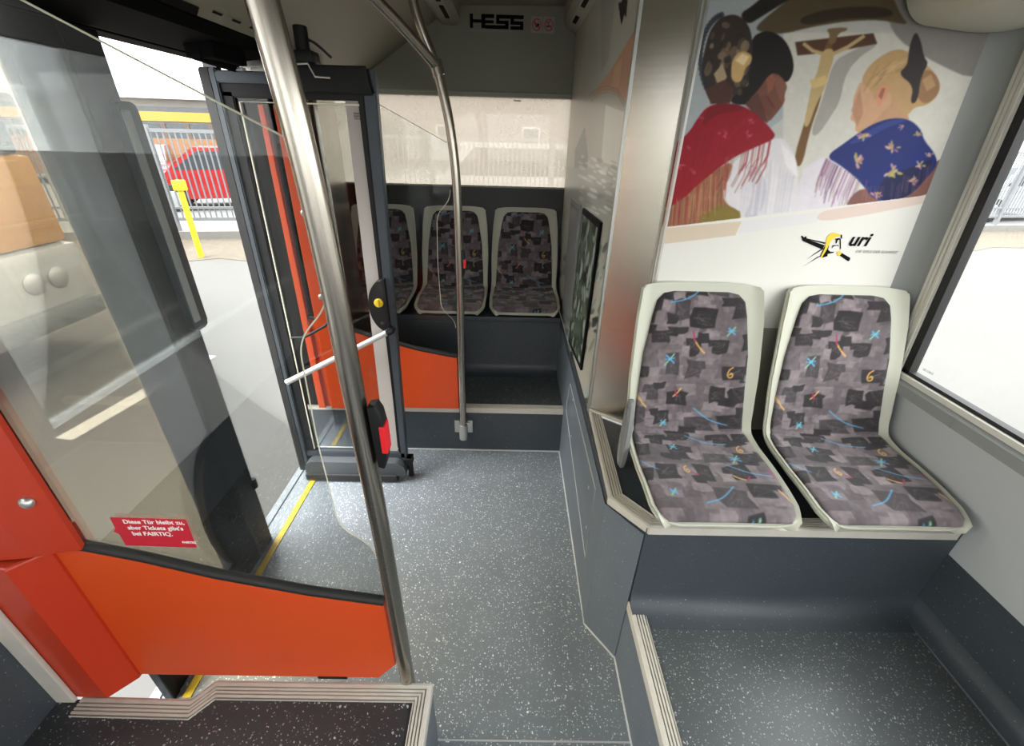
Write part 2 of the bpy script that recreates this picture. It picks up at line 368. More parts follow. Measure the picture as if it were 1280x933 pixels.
def rwall(y0, y1, z0, z1, d0, d1):
    vs = [b.verts.new((wx(z)+d, y, z)) for y in (y0, y1) for z in (z0, z1) for d in (d0, d1)]
    for q in ((0, 1, 3, 2), (4, 6, 7, 5), (0, 4, 5, 1), (2, 3, 7, 6), (0, 2, 6, 4), (1, 5, 7, 3)): b.faces.new([vs[i] for i in q])
rwall(1.236, 1.262, .95, 1.95, .004, .03); rwall(-2.6, 1.262, .945, .966, .004, .03); rwall(-2.6, 1.26, 1.86, 2.0, .004, .03)
rwall(-1.0, -.93, .95, 1.9, .004, .03)
link('window_gasket', b, M['rubber'], win)
tx = text('glazing_stamp', 'SECURIT', .010, M['inkgrey'], (wx(.99)+.012, 1.205, .99), (0, -1, 0), (0, 0, 1), win)
b = BM(); rwall(1.262, 1.305, .93, 1.95, -.002, .02)
for k in range(3): rwall(1.266+k*.013, 1.272+k*.013, .93, 1.95, -.006, .0)
struct('trim_7', b, M['white_rub'])
b = BM(); n = 10; pr = []
for k in range(n+1):
    a = k/n*PI/2; pr.append((1.215+.08*math.sin(a), 1.302+.05*math.cos(a)))
rows = [[b.verts.new((x+(wx(z)-1.295), y, z)) for x, y in pr] for z in (.62, 1.3, 1.60, 2.1)]
for A, B in zip(rows, rows[1:]):
    for k in range(n): b.faces.new((A[k], A[k+1], B[k+1], B[k]))
for z in (1.595,):
    pass
struct('trim_8', b, M['pillar'], 60)
# rear tower (engine shaft) walls: poster wall, mural wall
b = BM(); box(b, .45, 1.30, 1.352, 1.40, .64, 2.2); struct('wall_tower_front', b, M['duct'])
b = BM(); box(b, .327, .36, 1.47, 2.93, .62, 2.2); struct('wall_tower_side', b, M['duct'])
# front of the bus behind the camera: dash wall and windscreen pillars
b = BM(); box(b, -1.2, 1.34, -2.66, -2.6, -.1, .9); box(b, -1.2, 1.34, -2.66, -2.6, 1.95, 2.27); box(b, -1.2, -1.1, -2.66, -2.6, .9, 1.95); box(b, 1.24, 1.34, -2.66, -2.6, .9, 1.95)
struct('wall_front', b, M['greywall'])

# ================================================================== RAISED PLATFORMS
# right-hand podium that carries the two front seats and runs along the aisle
t = thing('seat_podium', 'flecked grey podium carrying the two large front seats, with ribbed pale edging', 'podium', (.8, 1.1, 0))
b = BM()
prism(b, [(AW, 2.0), (.312, .982), (.400, .866), (1.298, .866), (1.298, 1.35), (.45, 1.35), (.325, 1.44), (.325, 2.0)], 'z', .0, .645)
link('podium_box', b, M['riser'], t)
b = BM(); sweep(b, [(AW-.003, 2.88), (AW-.003, 1.44), (.309, .981), (.3975, .8635)], [(0, .0), (0, .618), (-.002, .618), (-.002, .0)][::-1])
link('aisle_panel', b, M['panel'], t)
link('wall_panel_rear', box(BM(), AW, .326, 2.0, 2.89, .28, .62), M['panel'], t)
b = BM(); sweep(b, [(1.298, .864), (.4005, .864)], [(0, .31), (0, .645), (.002, .645), (.003, .37), (.010, .343), (.026, .324), (.052, .316), (.085, .3135), (.085, .310)])
link('cove_riser', b, M['riser'], t, 50)
nosing('edge_nosing', [(1.285, .860), (.408, .860), (.315, .972), (.328, 1.44)][::-1], .648, t, .042, .022)
b = BM(); tube(b, [(.310, 2.0, .004), (.309, .978, .004), (.396, .862, .004)], .0045, 8); link('floor_weld', b, M['seam'], t)
hp = [at(713, 480, 'x', .3085), at(745, 612, 'x', .3085), at(732, 697, 'x', .3085), at(708, 512, 'x', .3085)]
h = link('access_hatch', prism(BM(), [(p[1], p[2]) for p in hp], 'x', .3075, .3115), M['panel'], t)
b = BM(); pp = [Vector((.3072, p[1], p[2])) for p in hp]; tube(b, pp+[pp[0]], .0022, 6); link('hatch_border', b, M['seam'], h)
for (u, v) in ((716, 500), (714, 546), (736, 610), (733, 660)):
    p = at(u, v, 'x', .307); link('lock_screw', disc(BM(), (.3075, p[1], p[2]), (-1, 0, 0), [(.007, 0), (.007, .002), (.004, .003)], 16), M['alu'], h)
# footrest step in front of the two seats
t = thing('foot_platform', 'dark flecked step in front of the two large seats, edged with pale ribbed strip', 'step', (.85, .3, 0))
b = BM(); prism(b, [(.402, -2.55), (1.298, -2.55), (1.298, .864), (.402, .864)], 'z', .0, .312); link('tread', b, M['dark_floor'], t)
link('side_panel', box(BM(), .398, .4025, -2.55, .864, .0, .306), M['panel'], t)
nosing('step_nosing', [(.400, .862), (.400, -2.5)], .312, t, .042, .03)
b = BM(); tube(b, [(.3975, .862, .004), (.3975, -2.5, .004)], .0045, 8); link('floor_weld', b, M['seam'], t)
# rear platform and rear bench
t = thing('rear_platform', 'dark flecked step across the rear of the bus under the three far seats', 'step', (-.4, 2.4, 0))
b = BM(); prism(b, [(-1.15, 2.002), (.313, 2.002), (.313, 2.89), (-1.15, 2.89)], 'z', .0, .287); link('tread', b, M['dark_floor'], t)
link('step_riser', box(BM(), -1.15, .312, 1.998, 2.003, .0, .283), M['riser'], t)
nosing('step_nosing', [(.312, 2.0), (-1.15, 2.0)][::-1], .287, t, .04, .026, 3)
b = BM(); tube(b, [(-1.1, 1.996, .004), (.31, 1.996, .004)], .0045, 8); link('floor_weld', b, M['seam'], t)
t = thing('rear_bench', 'dark vinyl bench box that carries the three far seats', 'bench', (-.4, 2.65, .29))
link('bench_box', box(BM(), -1.148, .312, 2.44, 2.895, .287, .655, .006), M['riser'], t)
b = BM(); sweep(b, [(.312, 2.436), (-1.148, 2.436)], [(0, .288), (0, .63), (.002, .63), (.003, .345), (.010, .318), (.026, .300), (.052, .292), (.08, .290), (.08, .288)])
link('cove_riser', b, M['riser'], t, 50)
# near left platform
t = thing('front_platform', 'dark flecked step under the near glass screen, edged with pale ribbed strip', 'step', (-.6, .0, 0))
b = BM(); prism(b, [(-.190, -2.55), (-.190, .628), (-.768, .628), (-.808, .585), (-1.148, .585), (-1.148, -2.55)], 'z', .0, .285); link('tread', b, M['near_floor'], t)
link('side_panel', box(BM(), -.191, -.187, -2.55, .626, .0, .281), M['panel'], t)
nosing('step_nosing', [(-1.09, .588), (-.808, .585), (-.768, .630), (-.189, .630), (-.187, -2.5)][::-1], .285, t, .042, .03)

# ================================================================== SEATS
rng = np.random.default_rng(5); random.seed(5)
PW, PH = .46, .98          # cloth pattern field: across, along the profile
cv = Canvas(0, 0, PW, PH, 560, (104, 97, 100))
tones = [(122, 113, 116), (140, 131, 133), (88, 82, 85), (50, 46, 49), (44, 41, 44), (132, 122, 126), (98, 90, 94)]
def blob(cx, cy, w, h, c, a=1.):
    j = lambda s: (random.random()-.5)*s
    P = [(cx-w/2+j(w*.25), cy-h/2+j(h*.3)), (cx+j(w*.2), cy-h/2+j(h*.22)), (cx+w/2+j(w*.25), cy-h/2+j(h*.3)), (cx+w/2+j(w*.2), cy+j(h*.3)), (cx+w/2+j(w*.3), cy+h/2+j(h*.3)), (cx+j(w*.3), cy+h/2+j(h*.22)), (cx-w/2+j(w*.25), cy+h/2+j(h*.3)), (cx-w/2+j(w*.2), cy+j(h*.3))]
    cv.poly(P, c, a)
for k in range(260):
    blob(random.random()*PW, random.random()*PH, random.uniform(.03, .08), random.uniform(.02, .05), random.choice([tones[0], tones[1], tones[2], tones[5], tones[6], tones[0]]), .8)
darks = []
for gy in range(11):
    for gx in range(6):
        if random.random() < .9:
            cx = (gx+.5+(gy % 2)*.5)*PW/4.7+random.uniform(-.022, .022)-.035; cy = (gy+.5)*PH/11+random.uniform(-.022, .022)
            w, h_ = random.uniform(.044, .092), random.uniform(.040, .070)
            blob(cx, cy, w, h_, random.choice([tones[3], tones[4], tones[3], (70, 65, 68)])); darks.append((cx, cy, w, h_))
            if random.random() < .5: blob(cx+w*random.choice([-.5, .5]), cy+h_*random.choice([-.45, .45]), w*.7, h_*.5, tones[3])
            if random.random() < .5: blob(cx+w*random.choice([-.5, .5]), cy+h_*.3, w*.5, h_*.6, random.choice([tones[0], tones[1]]))
for cx, cy, w, h_ in darks:            # thin scribbles on the dark patches
    for k in range(3):
        p = [(cx+random.uniform(-.4, .4)*w, cy+random.uniform(-.4, .4)*h_) for _ in range(4)]
        cv.line(smoothpath([(a, b_, 0) for a, b_ in p], 4) and [(q.x, q.y) for q in smoothpath([(a, b_, 0) for a, b_ in p], 4)], .0016, (112, 106, 108), .5)
cv.noise(.05, .02, rng); cv.a *= np.array([.93, .91, .91])
BL, GR, OR, RD = (84, 160, 205), (120, 178, 150), (214, 164, 88), (160, 44, 84)
def star(cx, cy, s, c1=BL, c2=GR):
    cv.line([(cx-s*.6, cy-s*.5), (cx+s*.6, cy+s*.6)], .0045, c1); cv.line([(cx+s*.5, cy-s*.7), (cx-s*.7, cy+s*.9)], .0045, c2)
    cv.line([(cx-s*.7, cy+s*.1), (cx+s*.6, cy-s*.1)], .0035, c1)
def hook(cx, cy, s, c=OR):
    P_ = [(.55, -1.5), (-.3, -.9), (-.65, .1), (-.2, .85), (.5, .7), (.6, .05), (.1, -.15), (-.1, .3)]
    cv.line([(q.x, q.y) for q in smoothpath([(cx+a*s*.8, cy+b_*s, 0) for a, b_ in P_], 4)], .0036, c)
def arc(x0, y0, x1, y1, c=BL, sag=.012, w=.0032):
    cv.line([(q.x, q.y) for q in smoothpath([(x0, y0, 0), ((x0+x1)/2, (y0+y1)/2+sag, 0), (x1, y1, 0)], 6)], w, c)
# marks are given as (across from left, along from the seat's front edge) in metres
for cx, cy, s in ((.15, .70, .024), (.335, .795, .018), (.15, .475, .016), (.165, .36, .018), (.34, .295, .022), (.30, .06, .02), (.10, .15, .016)): star(cx, PH-cy, s)
for cx, cy, s in ((.35, .655, .015), (.37, .335, .014), (.17, .245, .013)): hook(cx, PH-cy, s)
for a in ((.25, .53, .36, .47), (.13, .88, .24, .93), (.22, .42, .34, .37), (.02, .30, .08, .235), (.18, .115, .28, .175), (.30, .27, .41, .21)): arc(a[0], PH-a[1], a[2], PH-a[3], BL if a[0] > .1 else (90, 150, 200))
for a in ((.22, .765, .26, .72), (.05, .58, .085, .535), (.20, .60, .175, .57), (.30, .22, .33, .20), (.42, .12, .40, .16)): arc(a[0], PH-a[1], a[2], PH-a[3], OR, .003, .0042)
for a in ((.215, .79, .225, .755), (.18, .595, .19, .57), (.33, .20, .345, .215), (.41, .235, .42, .20), (.18, .235, .20, .225)): arc(a[0], PH-a[1], a[2], PH-a[3], RD, .003, .0042)
cv.blur(1)
CLOTH = painted('patterned_seat_cloth', .9, .25, .25)

prof = smoothpath([(0, .004, .034), (0, -.002, .045), (0, .012, .055), (0, .10, .062), (0, .20, .060), (0, .29, .058), (0, .352, .072), (0, .388, .115), (0, .412, .19), (0, .440, .32), (0, .470, .45), (0, .497, .545), (0, .502, .562)], 10)
PY = np.array([p.y for p in prof]); PZ = np.array([p.z for p in prof])
SL = np.concatenate([[0], np.cumsum(np.hypot(np.diff(PY), np.diff(PZ)))]); LT = SL[-1]
def prof_at(s):
    y = np.interp(s, SL, PY); z = np.interp(s, SL, PZ); e = .004
    dy = np.interp(s+e, SL, PY)-np.interp(s-e, SL, PY); dz = np.interp(s+e, SL, PZ)-np.interp(s-e, SL, PZ); L = np.hypot(dy, dz)+1e-9
    return y, z, -dz/L, dy/L             # normal points towards the sitter
FOLD = float(np.interp(.352, PY[:70], SL[:70]))
def half_out(s):
    w = np.interp(s, [0, .02, .06, .2, FOLD-.03, FOLD+.06, FOLD+.22, LT-.12, LT-.02, LT], [.165, .190, .204, .209, .206, .204, .207, .199, .188, .178])
    return w
def surf(s, u, w, off, curl):
    """point on the seat surface; u in -1..1 across"""
    y, z, ny, nz = prof_at(s); h = off+curl*np.abs(u)**2.2
    return np.stack([u*w, y+ny*h, z+nz*h], -1)
def make_seat(label, group):
    t = thing('bus_seat', label, 'seat', (0, 0, 0), group)
    # moulded shell: front and back skins
    ns, nu = 90, 34; s = np.linspace(0, LT, ns); u = np.linspace(-1, 1, nu); SS, UU = np.meshgrid(s, u, indexing='ij')
    W = half_out(SS); cur = np.interp(SS, [0, .1, FOLD-.05, FOLD+.1, LT], [.004, .012, .03, .040, .012])
    # rounded top corners
    lip = .0075*np.clip((np.abs(UU)-.90)/.10, 0, 1)
    Fr = surf(SS, UU, W, 0, cur); Fr2 = surf(SS, UU, W, .0, cur); 
    y, z, ny, nz = prof_at(SS); Fr[..., 1] += ny*lip; Fr[..., 2] += nz*lip
    th = .018; Bk = surf(SS, UU, W*.985, -th, cur)
    top = np.clip((SS-(LT-.03))/.03, 0, 1); 
    for A in (Fr, Bk): A[..., 2] -= .012*top*np.abs(UU)**4
    V = np.concatenate([Fr.reshape(-1, 3), Bk.reshape(-1, 3)]); N = ns*nu; idx = np.arange(N).reshape(ns, nu); faces = []
    faces += np.stack([idx[:-1, :-1], idx[:-1, 1:], idx[1:, 1:], idx[1:, :-1]], -1).reshape(-1, 4).tolist()
    faces += (np.stack([idx[:-1, :-1], idx[1:, :-1], idx[1:, 1:], idx[:-1, 1:]], -1).reshape(-1, 4)+N).tolist()
    ring = idx[0, :].tolist()+idx[1:, -1].tolist()+idx[-1, -2::-1].tolist()+idx[-2:0:-1, 0].tolist()
    for a, b_ in zip(ring, ring[1:]+ring[:1]): faces.append([b_, a, a+N, b_+N])
    me = bpy.data.meshes.new('shell'); me.from_pydata(V.tolist(), [], faces); me.materials.append(M['shell']); me.shade_smooth(); me.set_sharp_from_angle(angle=math.radians(55))
    sh = bpy.data.objects.new('shell', me); COL.objects.link(sh); sh.parent = t
    # rim bead along the seat part
    bm = BM(); path = []
    for q in np.linspace(LT-.02, .03, 50): path.append(surf(np.array(q), np.array(-1.), half_out(q), -.002, np.interp(q, [0, .1, FOLD-.05, FOLD+.1, LT], [.004, .012, .03, .040, .012])))
    for q in np.linspace(-1, 1, 20)[1:-1]: path.append(surf(np.array(.004+.026*abs(q)**4), np.array(q), half_out(.03), .0, .004))
    path += [p*np.array([-1, 1, 1]) for p in path[:50][::-1]]
    tube(bm, [tuple(p) for p in path], .0052, 8); link('rim', bm, M['shell'], None, 60).parent = t
    def pad(name, s0, s1, wfun, thick, curls):
        n1 = int((s1-s0)/.0024); n2 = 150; a = np.linspace(0, 1, n1); u2 = np.linspace(-1, 1, n2); A, U = np.meshgrid(a, u2, indexing='ij'); Sx = s0+(s1-s0)*A
        w = wfun(A, U); edge = (1-np.abs(U)**10)*(1-np.abs(2*A-1)**14); off = .003+thick*np.clip(edge, 0, 1)**.5
        Pn = surf(Sx, U, w, off-.004*(edge <= 0), curls(Sx)*(w/half_out(Sx))**2.2)
        me2 = grid_mesh(name, Pn); set_print(me2, cv.sample((PW/2+U*w).ravel(), (PH-(Sx+.05)).ravel())); me2.materials.append(CLOTH)
        o = bpy.data.objects.new(name, me2); COL.objects.link(o); o.parent = t; return o
    cf = lambda q: np.interp(q, [0, .1, FOLD-.05, FOLD+.1, LT], [.004, .012, .03, .040, .012])
    pad('seat_cushion', .017, FOLD+.012, lambda A, U: np.interp(A, [0, .04, .12, .5, .9, 1], [.166, .184, .192, .197, .190, .184]), .016, cf)
    def wb(A, U): return np.interp(A, [0, .08, .3, .6, .85, .94, .985, 1], [.180, .182, .178, .170, .150, .139, .118, .085])
    pad('back_cushion', FOLD-.004, LT-.028, wb, .014, cf)
    b_ = BM(); box(b_, -.12, .12, .08, .40, .002, .044, .01); link('seat_base', b_, M['black'], None).parent = t
    return t
seat0 = make_seat('large left front seat with bright patterned cloth, beside the steel pillar', 'grey shelled bus seats')
def copy_tree(o, parent=None):
    c = o.copy(); COL.objects.link(c)
    if parent: c.parent = parent
    for ch in list(o.children): copy_tree(ch, c)
    return c
seats = [seat0]
for lab, loc in (('large right front seat with bright patterned cloth, beside the side window', (1.066, .836, .652)),
                 ('far seat nearest the mural wall, fully visible right of the rear pole', (.092, 2.392, .655)),
                 ('far seat seen behind the rear grab pole', (-.352, 2.392, .655)),
                 ('far seat mostly hidden by the open door leaf', (-.806, 2.392, .655))):
    c = copy_tree(seat0); c.location = loc; c['label'] = lab; seats.append(c)
seat0.location = (.606, .836, .652)
# folded ribbed armrest beside the left front seat
ar = thing('folded_armrest', 'ribbed grey oval armrest folded beside the left front seat', 'armrest', (.372, 1.14, .65))
def oval(hw, hh, n=26): return [(1.135+hw*math.copysign(abs(math.cos(a))**.8, math.cos(a)), .765+hh*math.copysign(abs(math.sin(a))**.8, math.sin(a))) for a in np.linspace(0, 2*PI, n+1)[:-1]]
b = BM(); prism(b, oval(.034, .135), 'x', .378, .392, .004); link('arm_pad', b, M['seat_side'], ar, 40)
for k, q in enumerate((.75, .5, .25)):
    b = BM(); pts = [(.3775, y_, z_) for y_, z_ in oval(.034*q, .135*(q*.5+.5))]; tube(b, pts+[pts[0]], .0028, 6, False); link('rib', b, M['seat_side'], ar, 60)
b = BM(); tube(b, [(.386, 1.16, .70), (.41, 1.18, .69)], .012, 12); link('pivot', b, M['black'], ar)

# ================================================================== POLES, SCREENS
def stop_button(parent, x, y, z0, z1):
    b = BM(); prism(b, [(x+.012, z0+.004), (x+.024, z0), (x+.030, z0+.02), (x+.033, z0+.05), (x+.033, z1-.05), (x+.030, z1-.016), (x+.022, z1), (x+.008, z1-.004)], 'y', y-.015, y+.015, .004)
    s_ = link('stop_button', b, M['black'], parent, 40)
    r = link('button_face', box(BM(), x+.024, x+.0355, y-.0165, y+.012, z0+.038, z1-.042, .003), M['red'], s_)
    return s_
POLE = 'curved brushed steel grab pole'
def pole(path, label, y, foot, btn, group=None):
    t = thing('grab_pole', label, 'grab pole', (path[0][0], y, foot), group)
    P = [Vector(p) for p in path]
    link('pole_tube', tube(BM(), P, .019, 28), M['steel'], t, 60)
    stop_button(t, path[0][0]+btn[2], y, btn[0], btn[1])
    return t
near = smoothpath([(-.256, .645, .10), (-.258, .645, .5), (-.261, .645, .9), (-.267, .645, 1.2), (-.270, .645, 1.40), (-.277, .643, 1.57), (-.287, .640, 1.70), (-.302, .636, 1.82), (-.33, .63, 1.95), (-.37, .62, 2.06), (-.43, .60, 2.12)], 6)
p1 = pole(near, 'thick curved steel grab pole close to the camera, at the orange screen', .645, .1, (1.045, 1.185, .004))
link('foot_clamp', box(BM(), -.290, -.222, .632, .640, .13, .20, .004), M['alu'], p1)
link('foot_cap', tube(BM(), [(-.256, .645, .085), (-.256, .645, .16)], .0225, 24), M['alu'], p1, 50)
far = smoothpath([(-.240, 1.972, .12), (-.238, 1.972, .5), (-.233, 1.972, .9), (-.230, 1.972, 1.2), (-.231, 1.972, 1.40), (-.238, 1.972, 1.53), (-.252, 1.972, 1.65), (-.270, 1.972, 1.74), (-.292, 1.972, 1.83)], 6)
p2 = pole(far, 'slim steel grab pole on the rear step, forked under the ceiling', 1.972, .12, (1.035, 1.155, .004))
b = BM(); box(b, -.290, -.262, 1.984, 1.998, .135, .215, .003); box(b, -.218, -.190, 1.984, 1.998, .135, .215, .003); tube(b, [(-.240, 1.972, .105), (-.240, 1.972, .20)], .024, 24)
box(b, -.275, -.205, 1.978, 1.994, .145, .205, .003)
link('foot_clamp', b, M['alu'], p2, 40)
link('joint_collar', tube(BM(), [(-.284, 1.972, 1.800), (-.297, 1.972, 1.846)], .024, 24), M['steel'], p2, 50)
link('branch', tube(BM(), smoothpath([(-.292, 1.972, 1.83), (-.335, 1.96, 1.932), (-.362, 1.955, 2.02), (-.385, 1.95, 2.12), (-.395, 1.95, 2.2)], 6), .017, 20), M['steel'], p2, 60)
link('branch', tube(BM(), smoothpath([(-.292, 1.965, 1.83), (-.375, 1.85, 1.915), (-.46, 1.72, 1.99), (-.56, 1.56, 2.07)], 6), .017, 20), M['steel'], p2, 60)

def trim_curve(x0, x1, n=22):
    xs = np.linspace(x0, x1, n); return [(x, float(np.interp(x, [-.98, -.80, -.65, -.45, -.27, -.20], [.812, .760, .705, .650, .615, .604]))) for x in xs]
def round_poly(P, r=.02, n=6):
    out = []
    for i in range(len(P)):
        p = Vector(P[i]); a = Vector(P[i-1]); c = Vector(P[(i+1) % len(P)])
        da = (a-p); dc = (c-p); q = min(r, da.length*.45, dc.length*.45); s0 = p+da.normalized()*q; s1 = p+dc.normalized()*q
        for k in range(n+1):
            t_ = k/n; out.append(tuple((1-t_)**2*s0+2*t_*(1-t_)*p+t_*t_*s1))
    return out
def screen(y, xr, label, zb, sticker, group):
    """draught screen: orange lower panel, rubber top edge, glass with hand cut-out"""
    t = thing('door_screen', label, 'screen', (-.6, y, zb), group)
    tc_ = trim_curve(-.985, xr)
    b = BM(); prism(b, [(-.985, zb+.01)]+([(xr-.052, zb+.01), (xr, zb+.075)] if sticker else [(xr, zb+.01)])+tc_[::-1], 'y', y-.006, y+.006, .002); link('orange_panel', b, M['orange'], t)
    b = BM(); tube(b, [(x, y, z+.006) for x, z in tc_], .0115, 12); link('rubber_trim', b, M['rubber'], t, 60)
    ztop = lambda x: 1.588-.488*(x+.288)
    cut = [(xr, 1.365), (xr-.062, 1.30), (xr-.070, 1.09), (xr-.066, .870), (xr, .808)]
    P = [(-.985, .80)]+tc_[1:]+[(xr, .700)]+round_poly([(xr+.001, .55)]+cut[::-1]+[(xr+.001, 1.6)], .035)[7:-7]+[(xr, ztop(xr)), (-.985, ztop(-.985))]
    b = BM(); prism(b, P, 'y', y-.002, y+.002); g = link('glass_pane', b, M['part_glass'], t)
    e = BM(); tube(e, [(-.985, y, ztop(-.985)), (xr, y, ztop(xr))], .0014, 6)
    cc = round_poly([(xr+.001, .55)]+cut[::-1]+[(xr+.001, 1.6)], .035)[7:-7]; tube(e, [(x, y, z) for x, z in cc], .0013, 6)
    link('glass_edge', e, M['edge'], g)
    return t
s1 = screen(.648, -.282, 'near door screen with orange panel, rubber edge and red sticker on its glass', .285, True, 'door screens')
s2 = screen(1.975, -.260, 'far door screen with orange panel, mounted on the rear step', .293, False, 'door screens')
link('clip', box(BM(), -.50, -.42, .640, .656, .288, .298, .002), M['black'], s1)
# sticker
stz = lambda u, v: at(u, v, 'y', .6445)
sp = [stz(137, 647), stz(232, 650), stz(246, 685), stz(157, 682), stz(149, 668), stz(142, 665), stz(144, 661)]
st = link('sticker', prism(BM(), [(p[0], p[2]) for p in sp], 'y', .6445, .6455), M['sticker'], s1); st['label'] = 'crimson speech bubble sticker with white German lettering'
for k, l in enumerate(('Diese Tür bleibt zu,', 'aber Tickets gibt’s', 'bei FAIRTIQ.')):
    text('lettering', l.replace('’', "'"), .0158, M['white'], (-.795+.003*k, .6438, .873-.0175*k), (1, 0, 0), (0, 0, 1), st, .0002)
text('lettering', 'FAIRTIQ', .008, M['white'], (-.692, .6438, .816), (1, 0, 0), (0, 0, 1), st, .0003)
# posts of the screens
def knob(parent, x, y, z):
    link('glass_fixing', disc(BM(), (x, y, z), (0, -1, 0), [(.013, 0), (.0135, .004), (.012, .009), (.007, .012), (.003, .0125)], 24), M['alu'], parent, 50)
t = thing('screen_post', 'wide orange corner post at the left edge beside the near screen', 'post', (-1.05, .62, .285))
b = BM(); prism(b, [(-1.135, .588), (-1.025, .586), (-.978, .636), (-.978, .655), (-1.0, .72), (-1.135, .72)], 'z', .289, .795, .006); link('post_base', b, M['red_orange'], t)
b = BM(); prism(b, [(-1.148, .59), (-1.00, .612), (-.905, .634), (-.905, .6445), (-1.148, .6445)], 'z', .800, 1.82, .004); link('post_upper', b, M['red_orange'], t)
link('post_back', box(BM(), -1.145, -.99, .652, .70, .29, 1.83, .004), M['red_orange'], t)
knob(t, -.938, .628, .948); knob(t, -.938, .628, 1.38)
b = BM(); box(b, -1.148, -1.10, .575, .586, .289, .80, .003); link('edge_strip', b, M['nosing'], t)
t = thing('screen_post', 'orange post of the far screen, seen through the open door glass', 'post', (-.93, 1.99, .285))
link('post_upper', prism(BM(), [(-.940, .30), (-.858, .30), (-.852, 1.69), (-.925, 1.69)], 'y', 1.953, 1.968, .003), M['orange'], t)
link('thin_strip', prism(BM(), [(-1.010, .30), (-.975, .30), (-.964, 1.69), (-.985, 1.69)], 'y', 1.955, 1.985, .002), M['orange'], t)  # separate thin orange strip left of the post front
link('post_slot', box(BM(), -1.15, -.83, 1.985, 2.03, .30, 1.80, .003), M['matte'], t)
knob(t, -.885, 1.952, 1.297); knob(t, -.880, 1.952, .925)
t = link('reflection_column', prism(BM(), [(-1.14, 2.045), (-1.14, 2.36), (-.83, 2.36), (-.79, 2.045)], 'z', .288, 1.86, .01), M['sheet']); tag(t, 'brushed metal column added beyond the far door screen for a reflection', 'column')  # brushed column added in place of a reflection in the open leaf

# ================================================================== DOOR LEAVES AND HEADER
# near leaf, closed, along the left side
LX = -1.05
d1 = thing('door_leaf', 'closed near door leaf with black frame and grey banded glass', 'door', (LX, 1.0, 0), 'door leaves')
link('stile', box(BM(), LX-.02, LX+.012, 1.235, 1.352, -.06, 1.812, .006), M['black'], d1)
link('top_rail', box(BM(), LX-.02, LX+.010, .73, 1.24, 1.755, 1.812, .005), M['black'], d1)
link('stile', box(BM(), LX-.02, LX+.012, .715, .745, -.06, 1.812, .005), M['black'], d1)
link('bottom_rail', box(BM(), LX-.02, LX+.010, .73, 1.24, -.06, .12, .005), M['black'], d1)
g = link('leaf_glass', box(BM(), LX-.006, LX-.002, .74, 1.078, .115, 1.76), M['leaf_glass'], d1)
g = link('grey_glass_band', box(BM(), LX-.006, LX-.002, 1.079, 1.24, .115, 1.76), M['strip'], d1); g['label'] = 'grey tinted vertical glass band'
b = BM(); P = [(1.236+.0, .035)]+[(1.236-.172*math.sin(a), .352-.318*math.cos(a)) for a in np.linspace(0, PI, 26)]
prism(b, P, 'x', LX+.004, LX+.032, .006); h_ = link('lock_housing', b, M['black'], d1, 40)
link('lock_hole', disc(BM(), (LX+.032, 1.165, .33), (1, 0, 0), [(.018, 0), (.018, .002), (.012, .004), (.011, .001)], 24), M['rubber'], h_, 50)
b = BM(); prism(b, round_poly([(1.30, 1.02), (1.368, 1.02), (1.368, 1.66), (1.30, 1.66)], .02), 'x', LX+.012, LX+.035, .004); h_ = link('finger_guard', b, M['frame'], d1, 40)
link('guard_insert', box(BM(), LX+.034, LX+.0385, 1.305, 1.335, 1.05, 1.64, .003), M['pillar'], h_)
link('hinge_pin', tube(BM(), [(LX+.012, 1.352, .30), (LX+.012, 1.352, .345)], .012, 12), M['black'], d1)
# far leaf, folded open across the doorway
y0, y1 = 1.768, 1.800
d2 = thing('door_leaf', 'open far door leaf standing across the doorway with white grab bar', 'door', (-.8, 1.785, 0), 'door leaves')
def leaf_x(x0b, x1b, x0t, x1t, z0, z1, yy0, yy1, nm, mt, bev=.004):
    b = BM(); vs = [b.verts.new(p) for p in ((x0b, yy0, z0), (x1b, yy0, z0), (x1b, yy1, z0), (x0b, yy1, z0), (x0t, yy0, z1), (x1t, yy0, z1), (x1t, yy1, z1), (x0t, yy1, z1))]
    for q in ((3, 2, 1, 0), (4, 5, 6, 7), (0, 1, 5, 4), (1, 2, 6, 5), (2, 3, 7, 6), (3, 0, 4, 7)): b.faces.new([vs[i] for i in q])
    if bev: bmesh.ops.bevel(b, geom=b.edges[:], offset=bev, segments=2, affect='EDGES')
    return link(nm, b, mt, d2)
leaf_x(-1.085, -1.048, -1.064, -1.026, .03, 1.785, y0-.006, y1+.02, 'edge_seal', M['rubber'])
leaf_x(-1.049, -1.028, -1.027, -1.004, .045, 1.785, y0-.010, y1, 'stile', M['frame'])
leaf_x(-1.030, -.985, -1.006, -.968, .10, 1.72, y0+.002, y1, 'stile', M['black'])
leaf_x(-.548, -.515, -.518, -.470, .04, 1.790, y0-.004, y1, 'stile', M['frame'])
leaf_x(-.553, -.538, -.540, -.512, .10, 1.74, y0, y1, 'stile', M['black'])
leaf_x(-1.03, -.52, -1.03, -.52, 1.742, 1.775, y0-.008, y1, 'top_rail', M['frame'])
leaf_x(-1.01, -.52, -1.01, -.52, 1.700, 1.744, y0+.002, y1, 'top_rail', M['black'])
leaf_x(-.80, -.475, -.80, -.490, 1.715, 1.800, y0-.012, y0+.004, 'top_cover', M['black'], .008)
leaf_x(-1.045, -.52, -1.045, -.52, .125, .160, y0-.004, y1, 'bottom_rail', M['frame'])
g = leaf_x(-.990, -.548, -.975, -.515, .155, 1.70, y0+.014, y0+.018, 'leaf_glass', M['far_glass'], 0)
b = leaf_x(-.624, -.560, -.587, -.520, .160, 1.700, y0+.0105, y0+.0125, 'grey_glass_band', M['strapgrey'], 0)
